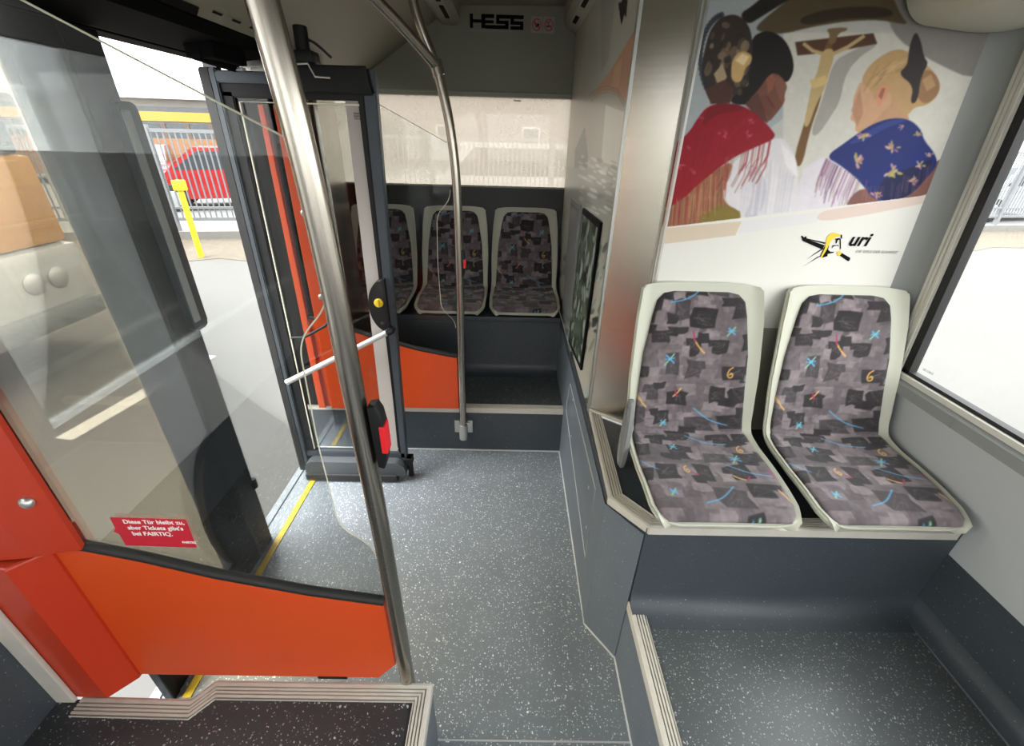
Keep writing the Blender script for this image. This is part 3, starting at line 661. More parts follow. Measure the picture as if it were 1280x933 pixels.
e = BM(); tube(e, [(-.985, y0+.004, .17), (-.952, y0+.004, 1.688), (-.530, y0+.004, 1.688)], .0035, 6); link('glass_bead', e, M['edge'], d2)
nt_ = text('notice', 'Notausstieg\nHahn drehen\nTür öffnen', .009, M['ink'], (-.563, y0+.0095, 1.660), (1, 0, 0), (0, 0, 1), d2)
b = BM(); prism(b, round_poly([(-1.03, .045), (-.512, .045), (-.520, .100), (-.555, .128), (-1.0, .128), (-1.03, .10)], .015), 'y', y0-.05, y0+.002, .006); pod = link('bottom_guard', b, M['flap'], d2, 40)
link('guard_lip', box(BM(), -1.035, -.56, y0-.058, y0-.006, .008, .05, .008), M['rubber'], d2)
link('floor_pivot', tube(BM(), [(-.500, y0+.0, .012), (-.500, y0+.0, .13)], .014, 16), M['black'], d2, 50)
link('floor_pivot', box(BM(), -.53, -.485, y0-.02, y0+.03, .09, .13, .005), M['black'], d2)
b = BM(); P = [(-.515, .845)]+[(-.515-.078*math.sin(a), .960-.118*math.cos(a)) for a in np.linspace(0, PI, 24)]
prism(b, P, 'y', y0-.028, y0+.004, .005); h_ = link('lock_housing', b, M['black'], d2, 40)
link('release_knob', disc(BM(), (-.548, y0-.028, .978), (0, -1, 0), [(.019, 0), (.019, .006), (.016, .008)], 24), M['yellow'], h_, 50)
link('knob_grip', box(BM(), -.552, -.544, y0-.043, y0-.034, .962, .994, .002), M['yellow'], h_)
link('lock_screw', disc(BM(), (-.543, y0-.028, .885), (0, -1, 0), [(.009, 0), (.009, .002), (.004, .003)], 16), M['rubber'], h_)
A = at(361, 477, 'y', 1.70); B = at(484, 416, 'y', 1.735)
b = BM(); tube(b, [tuple(A), tuple(A*.5+B*.5), tuple(B)], .0125, 20); gb = link('grab_bar', b, M['white_rod'], d2, 60); gb['label'] = 'pale slanted grab bar'
link('bar_end', tube(BM(), [tuple(A), tuple(A+(A-B)*.02)], .0135, 16), M['alu'], gb)
link('bar_bracket', tube(BM(), [tuple(B), tuple(B+np.array([.012, 0, .006])), (B[0]+.014, y0+.002, B[2]+.004)], .016, 16), M['black'], gb, 50)
link('bar_bracket', tube(BM(), [tuple(A), (A[0], y0+.002, A[2])], .008, 12), M['black'], gb, 50)
link('inner_handle', tube(BM(), [(-.96, y0-.012, .80), (-.90, y0-.016, .805), (-.80, y0-.012, .86), (-.76, y0-.01, .90)], .006, 10), M['black'], d2, 60)
# header box with door drive
t = thing('door_header', 'black door drive casing over the doorway', 'door casing', (-1.0, 1.2, 1.82))
b = BM(); prism(b, [(-1.12, 1.825), (-1.04, 1.818), (-.875, 1.838), (-.862, 1.865), (-.90, 1.93), (-1.12, 1.93)], 'y', .665, 1.95, .004); link('casing', b, M['matte'], t)
b = BM(); box(b, -.99, -.90, 1.60, 1.78, 1.790, 1.835, .006); tube(b, [(-.96, 1.60, 1.80), (-.94, 1.77, 1.79)], .018, 12); link('drive_arm', b, M['matte'], t)
b = BM(); box(b, -1.13, -1.06, .665, 1.95, 1.815, 1.842, .004); link('rubber_seal', b, M['matte'], t)
for x in (-.93, -.86): link('hinge_plate', box(BM(), x-.022, x+.022, 1.755, 1.78, 1.776, 1.786, .002), M['alu'], t)
b = BM(); box(b, -.735, -.655, 1.72, 1.79, 1.80, 1.835, .01); tube(b, [(-.695, 1.755, 1.83), (-.695, 1.76, 1.90)], .022, 16); link('pivot_block', b, M['black'], t, 40)
b = BM(); tube(b, [(-.735, 1.70, 1.745), (-.745, 1.70, 1.76), (-.738, 1.70, 1.79), (-.665, 1.70, 1.795), (-.648, 1.70, 1.76), (-.60, 1.70, 1.758)], .003, 8); link('wire_clip', b, M['alu'], t, 60)
b = BM(); tube(b, smoothpath([(-.71, 1.76, 1.87), (-.66, 1.76, 1.86), (-.61, 1.77, 1.82)], 6), .004, 8); link('cable', b, M['rubber'], t, 60)
# slots and hatch on the sloped ceiling panel over the door
def slope(x): return 1.869+(x+.857)*(.271/.437)-.002
sl = thing('ceiling_grille', 'row of dark slots and a dark hatch in the ceiling above the door', 'grille', (-.7, 1.5, 1.93))
for y_ in (1.535, 1.63, 1.725, 1.82, 1.915):
    for x_ in (-.826,):
        b = BM(); quad(b, (x_-.006, y_-.022, slope(x_-.006)), (x_+.001, y_-.022, slope(x_+.001)), (x_+.001, y_+.022, slope(x_+.001)), (x_-.006, y_+.022, slope(x_-.006)))
        link('slot', b, M['ink'], sl)
b = BM(); quad(b, (-.855, 1.15, slope(-.855)), (-.832, 1.15, slope(-.832)), (-.832, 1.46, slope(-.832)), (-.855, 1.48, slope(-.855))); link('hatch', b, M['ink'], sl)
t = thing('ceiling_duct', 'slotted air duct in the upper left corner above the forked pole', 'air duct', (-.36, 2.5, 2.1), 'air ducts')
b = BM(); prism(b, [(-.42, 2.2), (-.42, 2.145), (-.385, 2.12), (-.315, 2.115), (-.29, 2.14), (-.29, 2.21)], 'y', 1.2, 2.9, .003); link('duct_body', b, M['duct'], t)
for k in range(4): link('slot', box(BM(), -.345, -.325, 1.6+k*.3, 1.82+k*.3, 2.112, 2.1165), M['ink'], t)
t = thing('ceiling_duct', 'slotted air duct along the top of the mural wall', 'air duct', (.3, 2.2, 2.1), 'air ducts')
b = BM(); prism(b, [(.255, 2.22), (.258, 2.150), (.275, 2.115), (.3255, 2.095), (.3255, 2.22)], 'y', 1.44, 2.9, .003); link('duct_body', b, M['duct'], t)
for y_ in (1.75, 2.05, 2.35, 2.65):
    link('slot', prism(BM(), [(.282, 2.1115), (.300, 2.1045), (.300, 2.1035), (.282, 2.1105)], 'y', y_-.07, y_+.07), M['ink'], t)
t = thing('ceiling_duct', 'rounded pale duct end above the poster at the upper right', 'air duct', (1.1, 1.0, 1.9), 'air ducts')
b = BM(); prism(b, round_poly([(.90, 2.18), (.905, 1.95), (.96, 1.868), (1.14, 1.852), (1.245, 1.862), (1.245, 2.14)], .06, 8), 'y', .2, 1.335, .02); link('duct_body', b, M['shell'], t, 60)

# signs on the rear panel
sg = link('maker_sign', BM(), M['ink']); bpy.data.objects.remove(sg)
b = BM()
def hx(X): return -.2405+(X-178)*(.2835/422)
def hz(Y): return 2.168-(Y-98)*(.062/140)
for X0, X1, Y0, Y1 in ((178, 203, 98, 232), (203, 268, 150, 180), (268, 300, 98, 232), (268, 370, 98, 134), (300, 365, 155, 184), (300, 483, 200, 235), (385, 600, 100, 136), (385, 410, 100, 186), (385, 483, 155, 186), (455, 483, 155, 235), (498, 525, 100, 190), (498, 600, 158, 190), (575, 600, 158, 238), (498, 600, 205, 238)):
    box(b, hx(X0), hx(X1), 2.8975, 2.8995, hz(Y1), hz(Y0))
sg = link('maker_sign', b, M['ink']); tag(sg, 'black block lettering HESS above the rear window', 'sign')
text('small_print', 'CARROSSERIE HESS BELLACH', .0115, M['inkgrey'], (-.2405, 2.898, 2.094), (1.5, 0, 0), (0, 0, 1), sg)
for k, (x, lab) in enumerate(((.113, 'small round no food pictogram, left of the two red ring signs'), (.178, 'small round no smoking pictogram, right of the two red ring signs'))):
    t = thing('prohibition_sign', lab, 'sign', (x, 2.898, 2.13), 'prohibition signs')
    link('backing', box(BM(), x-.030, x+.030, 2.8975, 2.8995, 2.095, 2.165), M['duct'], t)
    b = BM(); pts = [(x+.022*math.cos(a), 2.8965, 2.13+.024*math.sin(a)) for a in np.linspace(0, 2*PI, 29)]; tube(b, pts, .0022, 6, False); tube(b, [(x-.015, 2.8965, 2.147), (x+.015, 2.8965, 2.113)], .0022, 6); link('ring', b, M['red'], t)
    b = BM()
    if k: box(b, x-.014, x+.012, 2.897, 2.8975, 2.122, 2.127); tube(b, [(x+.0, 2.897, 2.128), (x-.006, 2.897, 2.138), (x+.004, 2.897, 2.146)], .0015, 5)
    else: prism(b, [(x-.004, 2.120), (x+.012, 2.120), (x+.014, 2.134), (x-.006, 2.134)], 'y', 2.8968, 2.8975); tube(b, [(x-.008, 2.897, 2.13), (x-.012, 2.897, 2.146)], .0018, 5)
    link('pictogram', b, M['ink'], t)

# ================================================================== STEEL PILLAR, POSTER, MURAL
t = thing('steel_pillar', 'tall brushed steel corner cover between mural and poster', 'pillar', (.4, 1.4, .66))
b = BM(); prism(b, [(.329, 1.452), (.448, 1.366), (.452, 1.376), (.34, 1.47)], 'z', .652, 2.15, .002); link('steel_sheet', b, M['sheet'], t)
b = BM(); prism(b, [(.448, 1.364), (.459, 1.343), (.468, 1.350), (.455, 1.372)], 'z', .652, 2.15, .0015); link('edge_profile', b, M['alu'], t)
b = BM(); prism(b, [(.322, 1.452), (.330, 1.449), (.334, 1.462), (.322, 1.468)], 'z', .62, 2.1); link('edge_profile', b, M['alu'], t)
b = BM(); tube(b, [(.330, 1.445, .657), (.446, 1.362, .657), (.470, 1.345, .657)], .006, 8); link('base_seal', b, M['nosing'], t)

pc = Canvas(790, -5, 1250, 420, 2., (186, 185, 180))
def Q(P): return [(820+x/2.7043, y/2.7043) for x, y in P]
def rounded(P, n=2):
    for _ in range(n):
        P = [q for i in range(len(P)) for q in ((P[i][0]*.75+P[(i+1) % len(P)][0]*.25, P[i][1]*.75+P[(i+1) % len(P)][1]*.25), (P[i][0]*.25+P[(i+1) % len(P)][0]*.75, P[i][1]*.25+P[(i+1) % len(P)][1]*.75))]
    return P
def pp(P, c, a=1.): pc.poly(Q(rounded(P) if len(P) >= 6 else P), c, a)
pp([(-60, -40), (430, -40), (430, 400), (300, 500), (-60, 500)], (160, 166, 168))
pp([(430, 110), (1110, 110), (1110, 700), (430, 720)], (204, 200, 190))
pp([(780, -40), (1240, -40), (1240, 120), (1105, 285), (925, 205), (785, 112)], (132, 128, 122))
pp([(330, 95), (400, 35), (500, -40), (790, -40), (825, 50), (860, 88), (760, 66), (640, 72), (520, 92), (430, 116), (360, 110)], (84, 70, 48))
pp([(280, 48), (330, 18), (390, -40), (520, -40), (430, 10), (350, 60), (310, 85)], (34, 28, 24))
pp([(480, 60), (600, 25), (780, 20), (815, 60), (640, 60), (500, 90)], (52, 42, 30))
pc.blur(3)
# crucifix and its shadow
pp([(600, 205), (655, 178), (745, 130), (748, 155), (690, 190), (640, 250), (622, 345), (590, 395), (545, 462), (520, 452), (565, 330)], (150, 146, 138), .8)
pp([(470, 142), (735, 112), (748, 148), (600, 176), (478, 188)], (84, 54, 36))
pp([(582, 120), (604, 120), (560, 330), (520, 440), (492, 572), (462, 548), (500, 420), (535, 300)], (112, 78, 44))
pp([(560, 168), (602, 162), (600, 205), (582, 255), (570, 300), (540, 355), (515, 432), (497, 425), (515, 350), (524, 290), (548, 240)], (186, 160, 112))
pc.line(Q([(500, 148), (530, 172), (565, 182)]), 4.5, (188, 162, 116)); pc.line(Q([(600, 182), (650, 158), (703, 122)]), 4.5, (188, 162, 116))
pp([(572, 96), (648, 92), (646, 104), (615, 112), (606, 150), (582, 148), (588, 116)], (120, 98, 66)); pp([(520, 270), (575, 255), (578, 285), (528, 300)], (206, 178, 120))
# woman on the left
pp([(320, 130), (360, 105), (400, 108), (440, 138), (462, 190), (467, 240), (440, 288), (405, 246), (380, 262), (370, 320), (330, 355), (240, 352), (280, 300), (310, 250)], (24, 17, 16))
pp([(300, 352), (350, 300), (378, 255), (408, 243), (447, 288), (434, 318), (436, 345), (412, 378), (378, 418), (345, 398)], (112, 70, 56))
pp([(408, 243), (447, 288), (434, 318), (436, 345), (424, 350), (410, 320), (400, 280)], (134, 86, 70), .7)
pp([(340, 330), (372, 320), (400, 350), (385, 400), (360, 380)], (96, 56, 46), .5)
pp([(372, 268), (392, 248), (404, 262), (396, 300), (378, 318)], (140, 84, 66)); pp([(300, 352), (345, 310), (360, 360), (378, 418), (345, 398)], (88, 52, 44))
pp([(170, 142), (188, 92), (222, 56), (272, 46), (312, 80), (326, 130), (326, 205), (300, 292), (250, 340), (185, 352), (164, 300), (152, 232)], (52, 43, 37))
for k in range(40):
    a = random.random()*6.3; r_ = random.random()**.5; cx, cy = 240+75*r_*math.cos(a), 200+140*r_*math.sin(a)
    pc.ell(*Q([(cx, cy)])[0], random.uniform(2, 6), random.uniform(3, 10), random.choice([(120, 98, 76), (46, 38, 34), (150, 128, 100), (90, 74, 60), (40, 34, 32)]), .7, .3)
for k in range(26):
    a = 1.75+k*.115; pc.ell(*Q([(238+88*math.cos(a), 200-152*math.sin(a))])[0], 3.2, 4.0, (40, 42, 48), .8)
pp([(254, 222), (262, 195), (288, 170), (326, 184), (322, 215), (300, 230), (290, 280), (254, 276)], (196, 160, 104)); pp([(268, 205), (292, 180), (316, 192), (296, 222)], (228, 204, 160))
pp([(195, 250), (225, 215), (240, 260), (215, 300)], (168, 146, 116)); pp([(168, 300), (230, 270), (262, 300), (250, 348), (185, 352)], (72, 44, 36))
pp([(398, 468), (432, 468), (466, 515), (482, 575), (476, 645), (560, 640), (610, 690), (545, 722), (290, 750), (262, 715), (232, 672), (236, 600), (262, 540)], (212, 207, 210))
pp([(300, 560), (330, 620), (320, 690), (290, 740), (350, 735), (380, 640), (350, 560)], (190, 186, 194)); pp([(420, 480), (470, 530), (480, 600), (440, 560)], (226, 222, 222))
for k in range(16): x = 300+k*11; pc.line(Q([(x, 540+abs(8-k)*8), (x-8, 640), (x-20, 730-k)]), 2.6, random.choice([(196, 190, 200), (228, 224, 226), (184, 178, 190)]), .4)
for k in range(12): x = 500+k*12; pc.line(Q([(x, 570), (x-14, 700)]), 2.4, random.choice([(196, 186, 200), (228, 222, 226)]), .4)
pp([(20, 708), (150, 612), (262, 535), (248, 600), (226, 640), (232, 690), (287, 714), (284, 752), (4, 774)], (140, 92, 66))
pp([(150, 720), (215, 690), (284, 715), (282, 750), (150, 762)], (124, 106, 46))
pp([(58, 490), (110, 452), (142, 398), (175, 358), (232, 348), (292, 356), (342, 388), (386, 432), (410, 466), (330, 500), (255, 535), (152, 614), (82, 682), (16, 712), (30, 620), (44, 545)], (140, 8, 26))
pp([(175, 358), (232, 348), (292, 356), (300, 372), (200, 385), (150, 440)], (104, 6, 20), .6)
for k in range(14): x = 90+k*22; pc.line(Q([(x, 640-k*24), (x+random.uniform(10, 40), 470-k*8)]), 2.2, random.choice([(118, 4, 20), (160, 22, 42)]), .35)
for cx, cy, s in ((232, 452, 22), (80, 560, 22), (310, 455, 20), (40, 650, 16), (320, 410, 18), (128, 580, 16), (155, 400, 12), (110, 500, 12)):
    for k in range(9):
        a = random.random()*6.3; pc.ell(*Q([(cx+s*random.random()*math.cos(a), cy+s*.7*random.random()*math.sin(a))])[0], s*.10, s*.045, (196, 96, 116), .55, a)
for k in range(120):
    x = random.uniform(15, 245); y = 712-(x-15)*.74+random.uniform(0, 30); L = random.uniform(60, 130); e = min(y+L, 772-(x)*.09)
    if e > y: pc.line(Q([(x, y), (x-6+random.uniform(-4, 4), e)]), .8, random.choice([(150, 36, 44), (170, 120, 84), (112, 70, 50), (186, 140, 100)]), .8)
for k in range(34):
    x = random.uniform(235, 400); y = 470+(400-x)*.38; L = random.uniform(60, 150); pc.line(Q([(x, y), (x-L*.10, y+L*.6), (x-L*.32, y+L)]), .8, random.choice([(150, 40, 50), (128, 70, 60), (160, 100, 84)]), .8)
# woman on the right
pp([(752, 300), (800, 280), (860, 300), (860, 400), (790, 402), (740, 372)], (188, 148, 108))
pp([(500, 575), (530, 545), (575, 530), (625, 560), (690, 620), (625, 705), (545, 722), (470, 730), (478, 640)], (212, 206, 212))
pp([(742, 372), (845, 360), (856, 405), (790, 402), (700, 445)], (190, 146, 112))
pp([(690, 275), (720, 285), (750, 330), (790, 300), (800, 350), (765, 380), (720, 430), (692, 452), (672, 442), (676, 420), (668, 410), (654, 405), (668, 372), (664, 340), (680, 300)], (200, 156, 122))
pp([(660, 372), (690, 300), (700, 380), (680, 430)], (168, 120, 92), .6)
pp([(688, 282), (718, 222), (780, 176), (830, 163), (872, 190), (925, 225), (962, 275), (955, 322), (915, 358), (872, 362), (852, 392), (812, 382), (800, 320), (782, 285), (752, 300), (742, 350), (728, 300)], (186, 150, 104))
for k in range(26): x = random.uniform(700, 850); pc.line(Q([(x, 300-(x-700)*.6+random.uniform(-20, 20)), (x+50, 240-(x-700)*.3+random.uniform(-20, 20))]), 1., random.choice([(206, 176, 132), (150, 116, 76)]), .6)
pp([(880, 260), (925, 228), (962, 275), (955, 322), (912, 356), (880, 330)], (150, 112, 76)); pp([(900, 270), (930, 250), (945, 290), (915, 310)], (180, 142, 100))
pp([(852, 200), (858, 150), (878, 102), (896, 140), (906, 195), (922, 212), (895, 260), (884, 345), (858, 352), (872, 290), (818, 250), (848, 222)], (44, 38, 37))
pp([(744, 322), (756, 288), (782, 284), (786, 310), (765, 350), (746, 366)], (206, 142, 112)); pp([(752, 325), (764, 298), (776, 298), (762, 338)], (160, 96, 76))
pp([(625, 706), (700, 622), (748, 686), (850, 668), (930, 560), (972, 530), (974, 585), (952, 657), (720, 692)], (122, 82, 72))
pp([(572, 530), (640, 482), (690, 446), (740, 416), (800, 398), (860, 404), (898, 440), (904, 472), (944, 520), (952, 560), (915, 602), (852, 670), (742, 687), (690, 612), (620, 556)], (24, 38, 104))
pp([(760, 600), (880, 560), (945, 530), (915, 602), (852, 670), (745, 685)], (24, 26, 60), .8); pp([(640, 490), (700, 450), (800, 400), (860, 406), (780, 430), (700, 480)], (62, 78, 150), .5)
for cx, cy, s in ((680, 545, 34), (800, 500, 26), (800, 585, 32), (705, 460, 24), (890, 560, 20), (885, 455, 16), (745, 660, 20), (870, 610, 18), (830, 430, 12), (925, 520, 14)):
    for k in range(12):
        a = random.random()*6.3; pc.ell(*Q([(cx+s*random.random()*math.cos(a), cy+s*.8*random.random()*math.sin(a))])[0], s*.12, s*.055, random.choice([(200, 140, 160), (176, 110, 130), (214, 176, 150), (170, 160, 90)]), .85, a)
for k in range(60):
    x = random.uniform(575, 700); y = 535+(x-575)*.62; L = random.uniform(50, 130); pc.line(Q([(x, y), (x-L*.3, y+L*.7), (x-L*.38, y+L)]), .7, random.choice([(120, 80, 120), (160, 110, 130), (90, 60, 90), (170, 120, 110)]), .7)
for k in range(40): x = random.uniform(700, 960); y = 700-abs(x-760)*.5+random.uniform(-20, 10); pc.line(Q([(x, y-50), (x-8, y+4)]), .7, (150, 100, 110), .5)
pc.blur(5)
pc.noise(.008, 9., np.random.default_rng(8))
# white lower band
pp([(-80, 782), (1300, 614), (1300, 1130), (-80, 1130)], (220, 217, 210))
pp([(-80, 782), (290, 748), (268, 796), (-80, 838)], (206, 190, 168)); pp([(545, 722), (600, 705), (1000, 650), (1000, 668), (700, 730), (545, 752)], (214, 194, 184))
pp([(290, 748), (545, 717), (545, 752), (275, 792)], (216, 212, 212))
pc.a[:, :, :] = pc.a
gx, gz = np.meshgrid(np.linspace(.452, 1.234, 520), np.linspace(1.06, 2.10, 560), indexing='ij')
V = np.stack([gx, np.full_like(gx, 1.3505), gz], -1); d = V-CAM; wq = d@_f; uu = 640+F_PX*(d@_r)/wq; vv = 466.5-F_PX*(d@_u)/wq
me = grid_mesh('poster', V); set_print(me, pc.sample(uu.ravel(), vv.ravel())); me.materials.append(painted('printed_poster_film', .55, spec=.25))
poster = bpy.data.objects.new('wall_poster', me); COL.objects.link(poster); tag(poster, 'large printed poster of two women in shawls beside a crucifix', 'poster')
# poster logo: drawn figure, word mark, claim
def Lp(X, Y): p = at(980+X/7.11, 270+Y/7.11, 'y', 1.3495); return (p[0], p[2])
def logo(name, polys, m, y):
    b = BM()
    for P in polys: prism(b, [Lp(*q) for q in P], 'y', y, y+.0004)
    return link(name, b, m, poster)
logo('logo_black', [[(152, 178), (164, 176), (176, 192), (196, 180), (202, 200), (368, 236), (362, 250), (230, 215), (362, 262), (340, 298), (300, 282), (165, 222)],
                    [(366, 262), (402, 262), (392, 300), (412, 318), (445, 318), (440, 328), (388, 338), (386, 358), (340, 372), (318, 362)],
                    [(498, 318), (540, 345), (588, 372), (586, 392), (572, 404), (556, 396), (498, 356)],
                    [(330, 352), (300, 372), (165, 452), (232, 410), (296, 365)], [(345, 285), (352, 292), (206, 384), (280, 330)], [(500, 166), (516, 168), (516, 204), (506, 200)],
                    [(452, 205), (492, 196), (500, 206), (478, 216), (466, 246), (458, 240), (462, 214)], [(430, 262), (480, 258), (488, 272), (470, 264), (440, 272), (424, 290)], [(494, 206), (504, 204), (506, 290), (498, 300)]], M['ink'], 1.3492)
logo('logo_yellow', [[(372, 240), (378, 196), (402, 164), (440, 148), (500, 164), (504, 178), (450, 192), (412, 232), (384, 290), (336, 372), (322, 370), (362, 290)], [(470, 318), (496, 312), (514, 330), (490, 358), (474, 352)]], M['gold'], 1.3489)
p = at(1059, 307, 'y', 1.349); text('logo_word', 'uri', .055, M['ink'], (p[0], 1.3488, p[2]), (1, 0, .0), (0, 0, 1), poster, .0012, .22)
p = at(1069, 316, 'y', 1.349); text('logo_claim', 'DIE SEELE DER SCHWEIZ', .0118, M['inkgrey'], (p[0], 1.3488, p[2]), (1, 0, .0), (0, 0, 1), poster, .0, .2)
# mural on the aisle side
mc = Canvas(690, -10, 830, 540, 2., (136, 134, 124))
def R_(P): return [(680+x/2.666, y/2.666) for x, y in P]
def mp_(P, c, a=1.): mc.poly(R_(P), c, a)
mp_([(150, -20), (330, -20), (330, 90), (240, 220), (130, 330), (110, 330), (140, 100)], (140, 140, 132))
mp_([(190, -20), (240, -20), (215, 200), (190, 240)], (120, 121, 114), .7)
mp_([(330, 55), (318, 160), (292, 360), (262, 330), (225, 300), (158, 318), (215, 245)], (150, 116, 96))
mp_([(235, 225), (262, 190), (250, 290), (225, 290)], (164, 136, 108), .7)
for r_ in (0, 10, 20): mc.line([(680+x/2.666, y/2.666) for x, y in [(150+r_*.3, 318+r_), (185, 292+r_), (215, 286+r_), (245, 300+r_), (272, 345+r_)]], .8, (96, 84, 72), .7)
mp_([(85, 330), (290, 360), (270, 560), (80, 560)], (148, 142, 132), .8); mp_([(205, 350), (285, 380), (262, 560), (190, 540)], (176, 176, 168), .8)
mp_([(136, 420), (146, 520), (140, 640), (96, 640), (104, 500)], (104, 102, 96)); mp_([(80, 560), (270, 560), (230, 760), (200, 940), (60, 940)], (132, 134, 126))
for k in range(60): x = random.uniform(120, 255); y = random.uniform(520, 720); mc.ell(*R_([(x, y)])[0], random.uniform(2, 7), random.uniform(1, 3), random.choice([(176, 176, 170), (104, 106, 100), (190, 190, 184)]), .6, .5)
mp_([(262, -10), (280, -10), (276, 30), (266, 50), (258, 85), (252, 45)], (24, 22, 24)); mp_([(248, 10), (256, 8), (266, 34), (250, 36)], (24, 22, 24)); mp_([(268, 20), (276, 34), (274, 58), (268, 50)], (30, 24, 28))
for k in range(150): mc.ell(random.uniform(700, 770), random.uniform(300, 540), random.uniform(1, 5), random.uniform(2, 9), random.choice([(44, 50, 44), (92, 98, 88), (150, 156, 152), (66, 74, 64), (30, 32, 30), (120, 130, 130)]), .7, .4)
mc.blur(1); mc.a *= 1.36
gy, gz = np.meshgrid(np.linspace(1.456, 2.895, 420), np.linspace(.622, 2.10, 460), indexing='ij')
V = np.stack([np.full_like(gy, .3258), gy, gz], -1); d = V-CAM; wq = d@_f; uu = 640+F_PX*(d@_r)/wq; vv = 466.5-F_PX*(d@_u)/wq
me = grid_mesh('mural', V); set_print(me, mc.sample(uu.ravel(), vv.ravel())); me.materials.append(painted('printed_mural_film', .32))
mural = bpy.data.objects.new('wall_mural', me); COL.objects.link(mural); tag(mural, 'pale landscape mural along the aisle wall behind the steel pillar', 'mural')
# two frames on the mural
def wall_frame(P, label, rgbs, dark, seed):
    t = thing('notice_frame', label, 'frame', (.32, (P[0][0]+P[2][0])/2, (P[0][1]+P[2][1])/2), 'frames on the mural wall')
    c = Vector((sum(p[0] for p in P)/4, sum(p[1] for p in P)/4)); ins = [tuple(c+(Vector(p)-c)*.93) for p in P]
    link('backing', prism(BM(), P, 'x', .314, .3245, .002), M['pillar'] if not dark else M['ink'], t)
    cvs = Canvas(0, 0, 1, 1, 90, rgbs[0]); random.seed(seed)
    for k in range(200 if dark else 0): cvs.ell(random.random(), random.random(), random.uniform(.02, .1), random.uniform(.01, .06), random.choice(rgbs), .8, random.random()*3)
    a, b2 = np.meshgrid(np.linspace(0, 1, 80), np.linspace(0, 1, 100), indexing='ij'); q = [np.array(p) for p in ins]
    W2 = (q[0]*((1-a)*(1-b2))[..., None]+q[1]*(a*(1-b2))[..., None]+q[2]*(a*b2)[..., None]+q[3]*((1-a)*b2)[..., None])
    V = np.concatenate([np.full(a.shape+(1,), .3130), W2], -1); me = grid_mesh('sheet', V); set_print(me, cvs.sample(a.ravel(), b2.ravel())); me.materials.append(painted('notice_print', .25))
    o = bpy.data.objects.new('sheet', me); COL.objects.link(o); o.parent = t; o.matrix_parent_inverse = Matrix.Translation(-t.location)
    return t
wall_frame([(2.46, 1.33), (2.12, 1.335), (2.09, .74), (2.43, .72)], 'plain pale grey notice frame on the mural wall, farther of the two', [(150, 152, 154)], False, 1)
wall_frame([(2.03, 1.335), (1.60, 1.345), (1.66, .72), (2.08, .665)], 'black framed dark landscape picture on the mural wall, nearer of the two', [(96, 108, 92), (40, 44, 38), (140, 150, 140), (60, 70, 52), (170, 178, 176), (30, 30, 28)], True, 2)

# ================================================================== OUTSIDE
GZ = -.32
b = BM(); quad(b, (-60, -40, GZ), (60, -40, GZ), (60, 70, GZ), (-60, 70, GZ)); g = link('ground', b, M['asphalt']); g['kind'] = 'structure'
FD = Vector((1, .175, 0)).normalized(); FN = Vector((-FD.y, FD.x, 0)); F0 = Vector((-6, 8.85, GZ))
def FP(s_, n_=0, z=0): p = F0+FD*s_+FN*n_; return Vector((p.x, p.y, GZ+z))
b = BM(); P = []
rr = random.Random(3)
for k in range(61):
    s_ = -16+k*.8; P.append((FP(s_, -1.6-rr.random()*.5), FP(s_, .05)))
vs = [(b.verts.new(p+Vector((0, 0, .006))), b.verts.new(q+Vector((0, 0, .006)))) for p, q in P]
for A, B in zip(vs, vs[1:]): b.faces.new((A[0], B[0], B[1], A[1]))
tag(link('gravel_verge', b, M['gravel']), 'strip of gravel and dead leaves along the fence foot', 'gravel', kind='stuff')
b = BM(); vs = [b.verts.new(FP(-30, .3, .02)), b.verts.new(FP(45, .3, .02)), b.verts.new(FP(45, 40, .02)), b.verts.new(FP(-30, 40, .02))]; b.faces.new(vs); link('car_park', b, M['lot'])['kind'] = 'structure'
def obox(b, s0, s1, n0, n1, z0, z1):
    vs = [b.verts.new(FP(s_, n_, z)) for z in (z0, z1) for s_, n_ in ((s0, n0), (s1, n0), (s1, n1), (s0, n1))]
    for q in ((3, 2, 1, 0), (4, 5, 6, 7), (0, 1, 5, 4), (1, 2, 6, 5), (2, 3, 7, 6), (3, 0, 4, 7)): b.faces.new([vs[i] for i in q])
t = thing('metal_fence', 'galvanised bar fence on a low pale kerb across the yard', 'fence', FP(0))
b = BM(); obox(b, -16, 30, .0, .22, 0, .15); link('kerb', b, M['concrete'], t)
b = BM(); obox(b, -16, 30, .08, .12, .34, .40); obox(b, -16, 30, .08, .12, 1.86, 1.92); obox(b, -16, 30, .08, .12, .56, .60); link('rails', b, M['galv'], t)
b = BM()
for k in range(460): s_ = -16+k*.1; obox(b, s_, s_+.022, .09, .11, .36, 1.9)
link('bars', b, M['galv'], t)['kind'] = 'stuff'
for k in range(19): b = BM(); obox(b, -15.6+k*2.5, -15.5+k*2.5, .06, .14, .0, 1.98); link('post', b, M['galv'], t)
def bollard(u, v, h, lab):
    p = at(u, v, 'z', GZ); t = thing('yellow_bollard', lab, 'bollard', tuple(p), 'yellow bollards')
    link('post', tube(BM(), [(p[0], p[1], GZ), (p[0], p[1], GZ+h)], .045, 16), M['yellow'], t, 60)
    link('head', box(BM(), p[0]-.07, p[0]+.09, p[1]-.06, p[1]+.06, GZ+h-.12, GZ+h+.03, .015), M['yellow'], t)
bollard(252, 322, 1.18, 'leaning yellow bollard in full view in the doorway')
bollard(214, 306, .72, 'shorter yellow bollard half hidden by the closed door leaf')
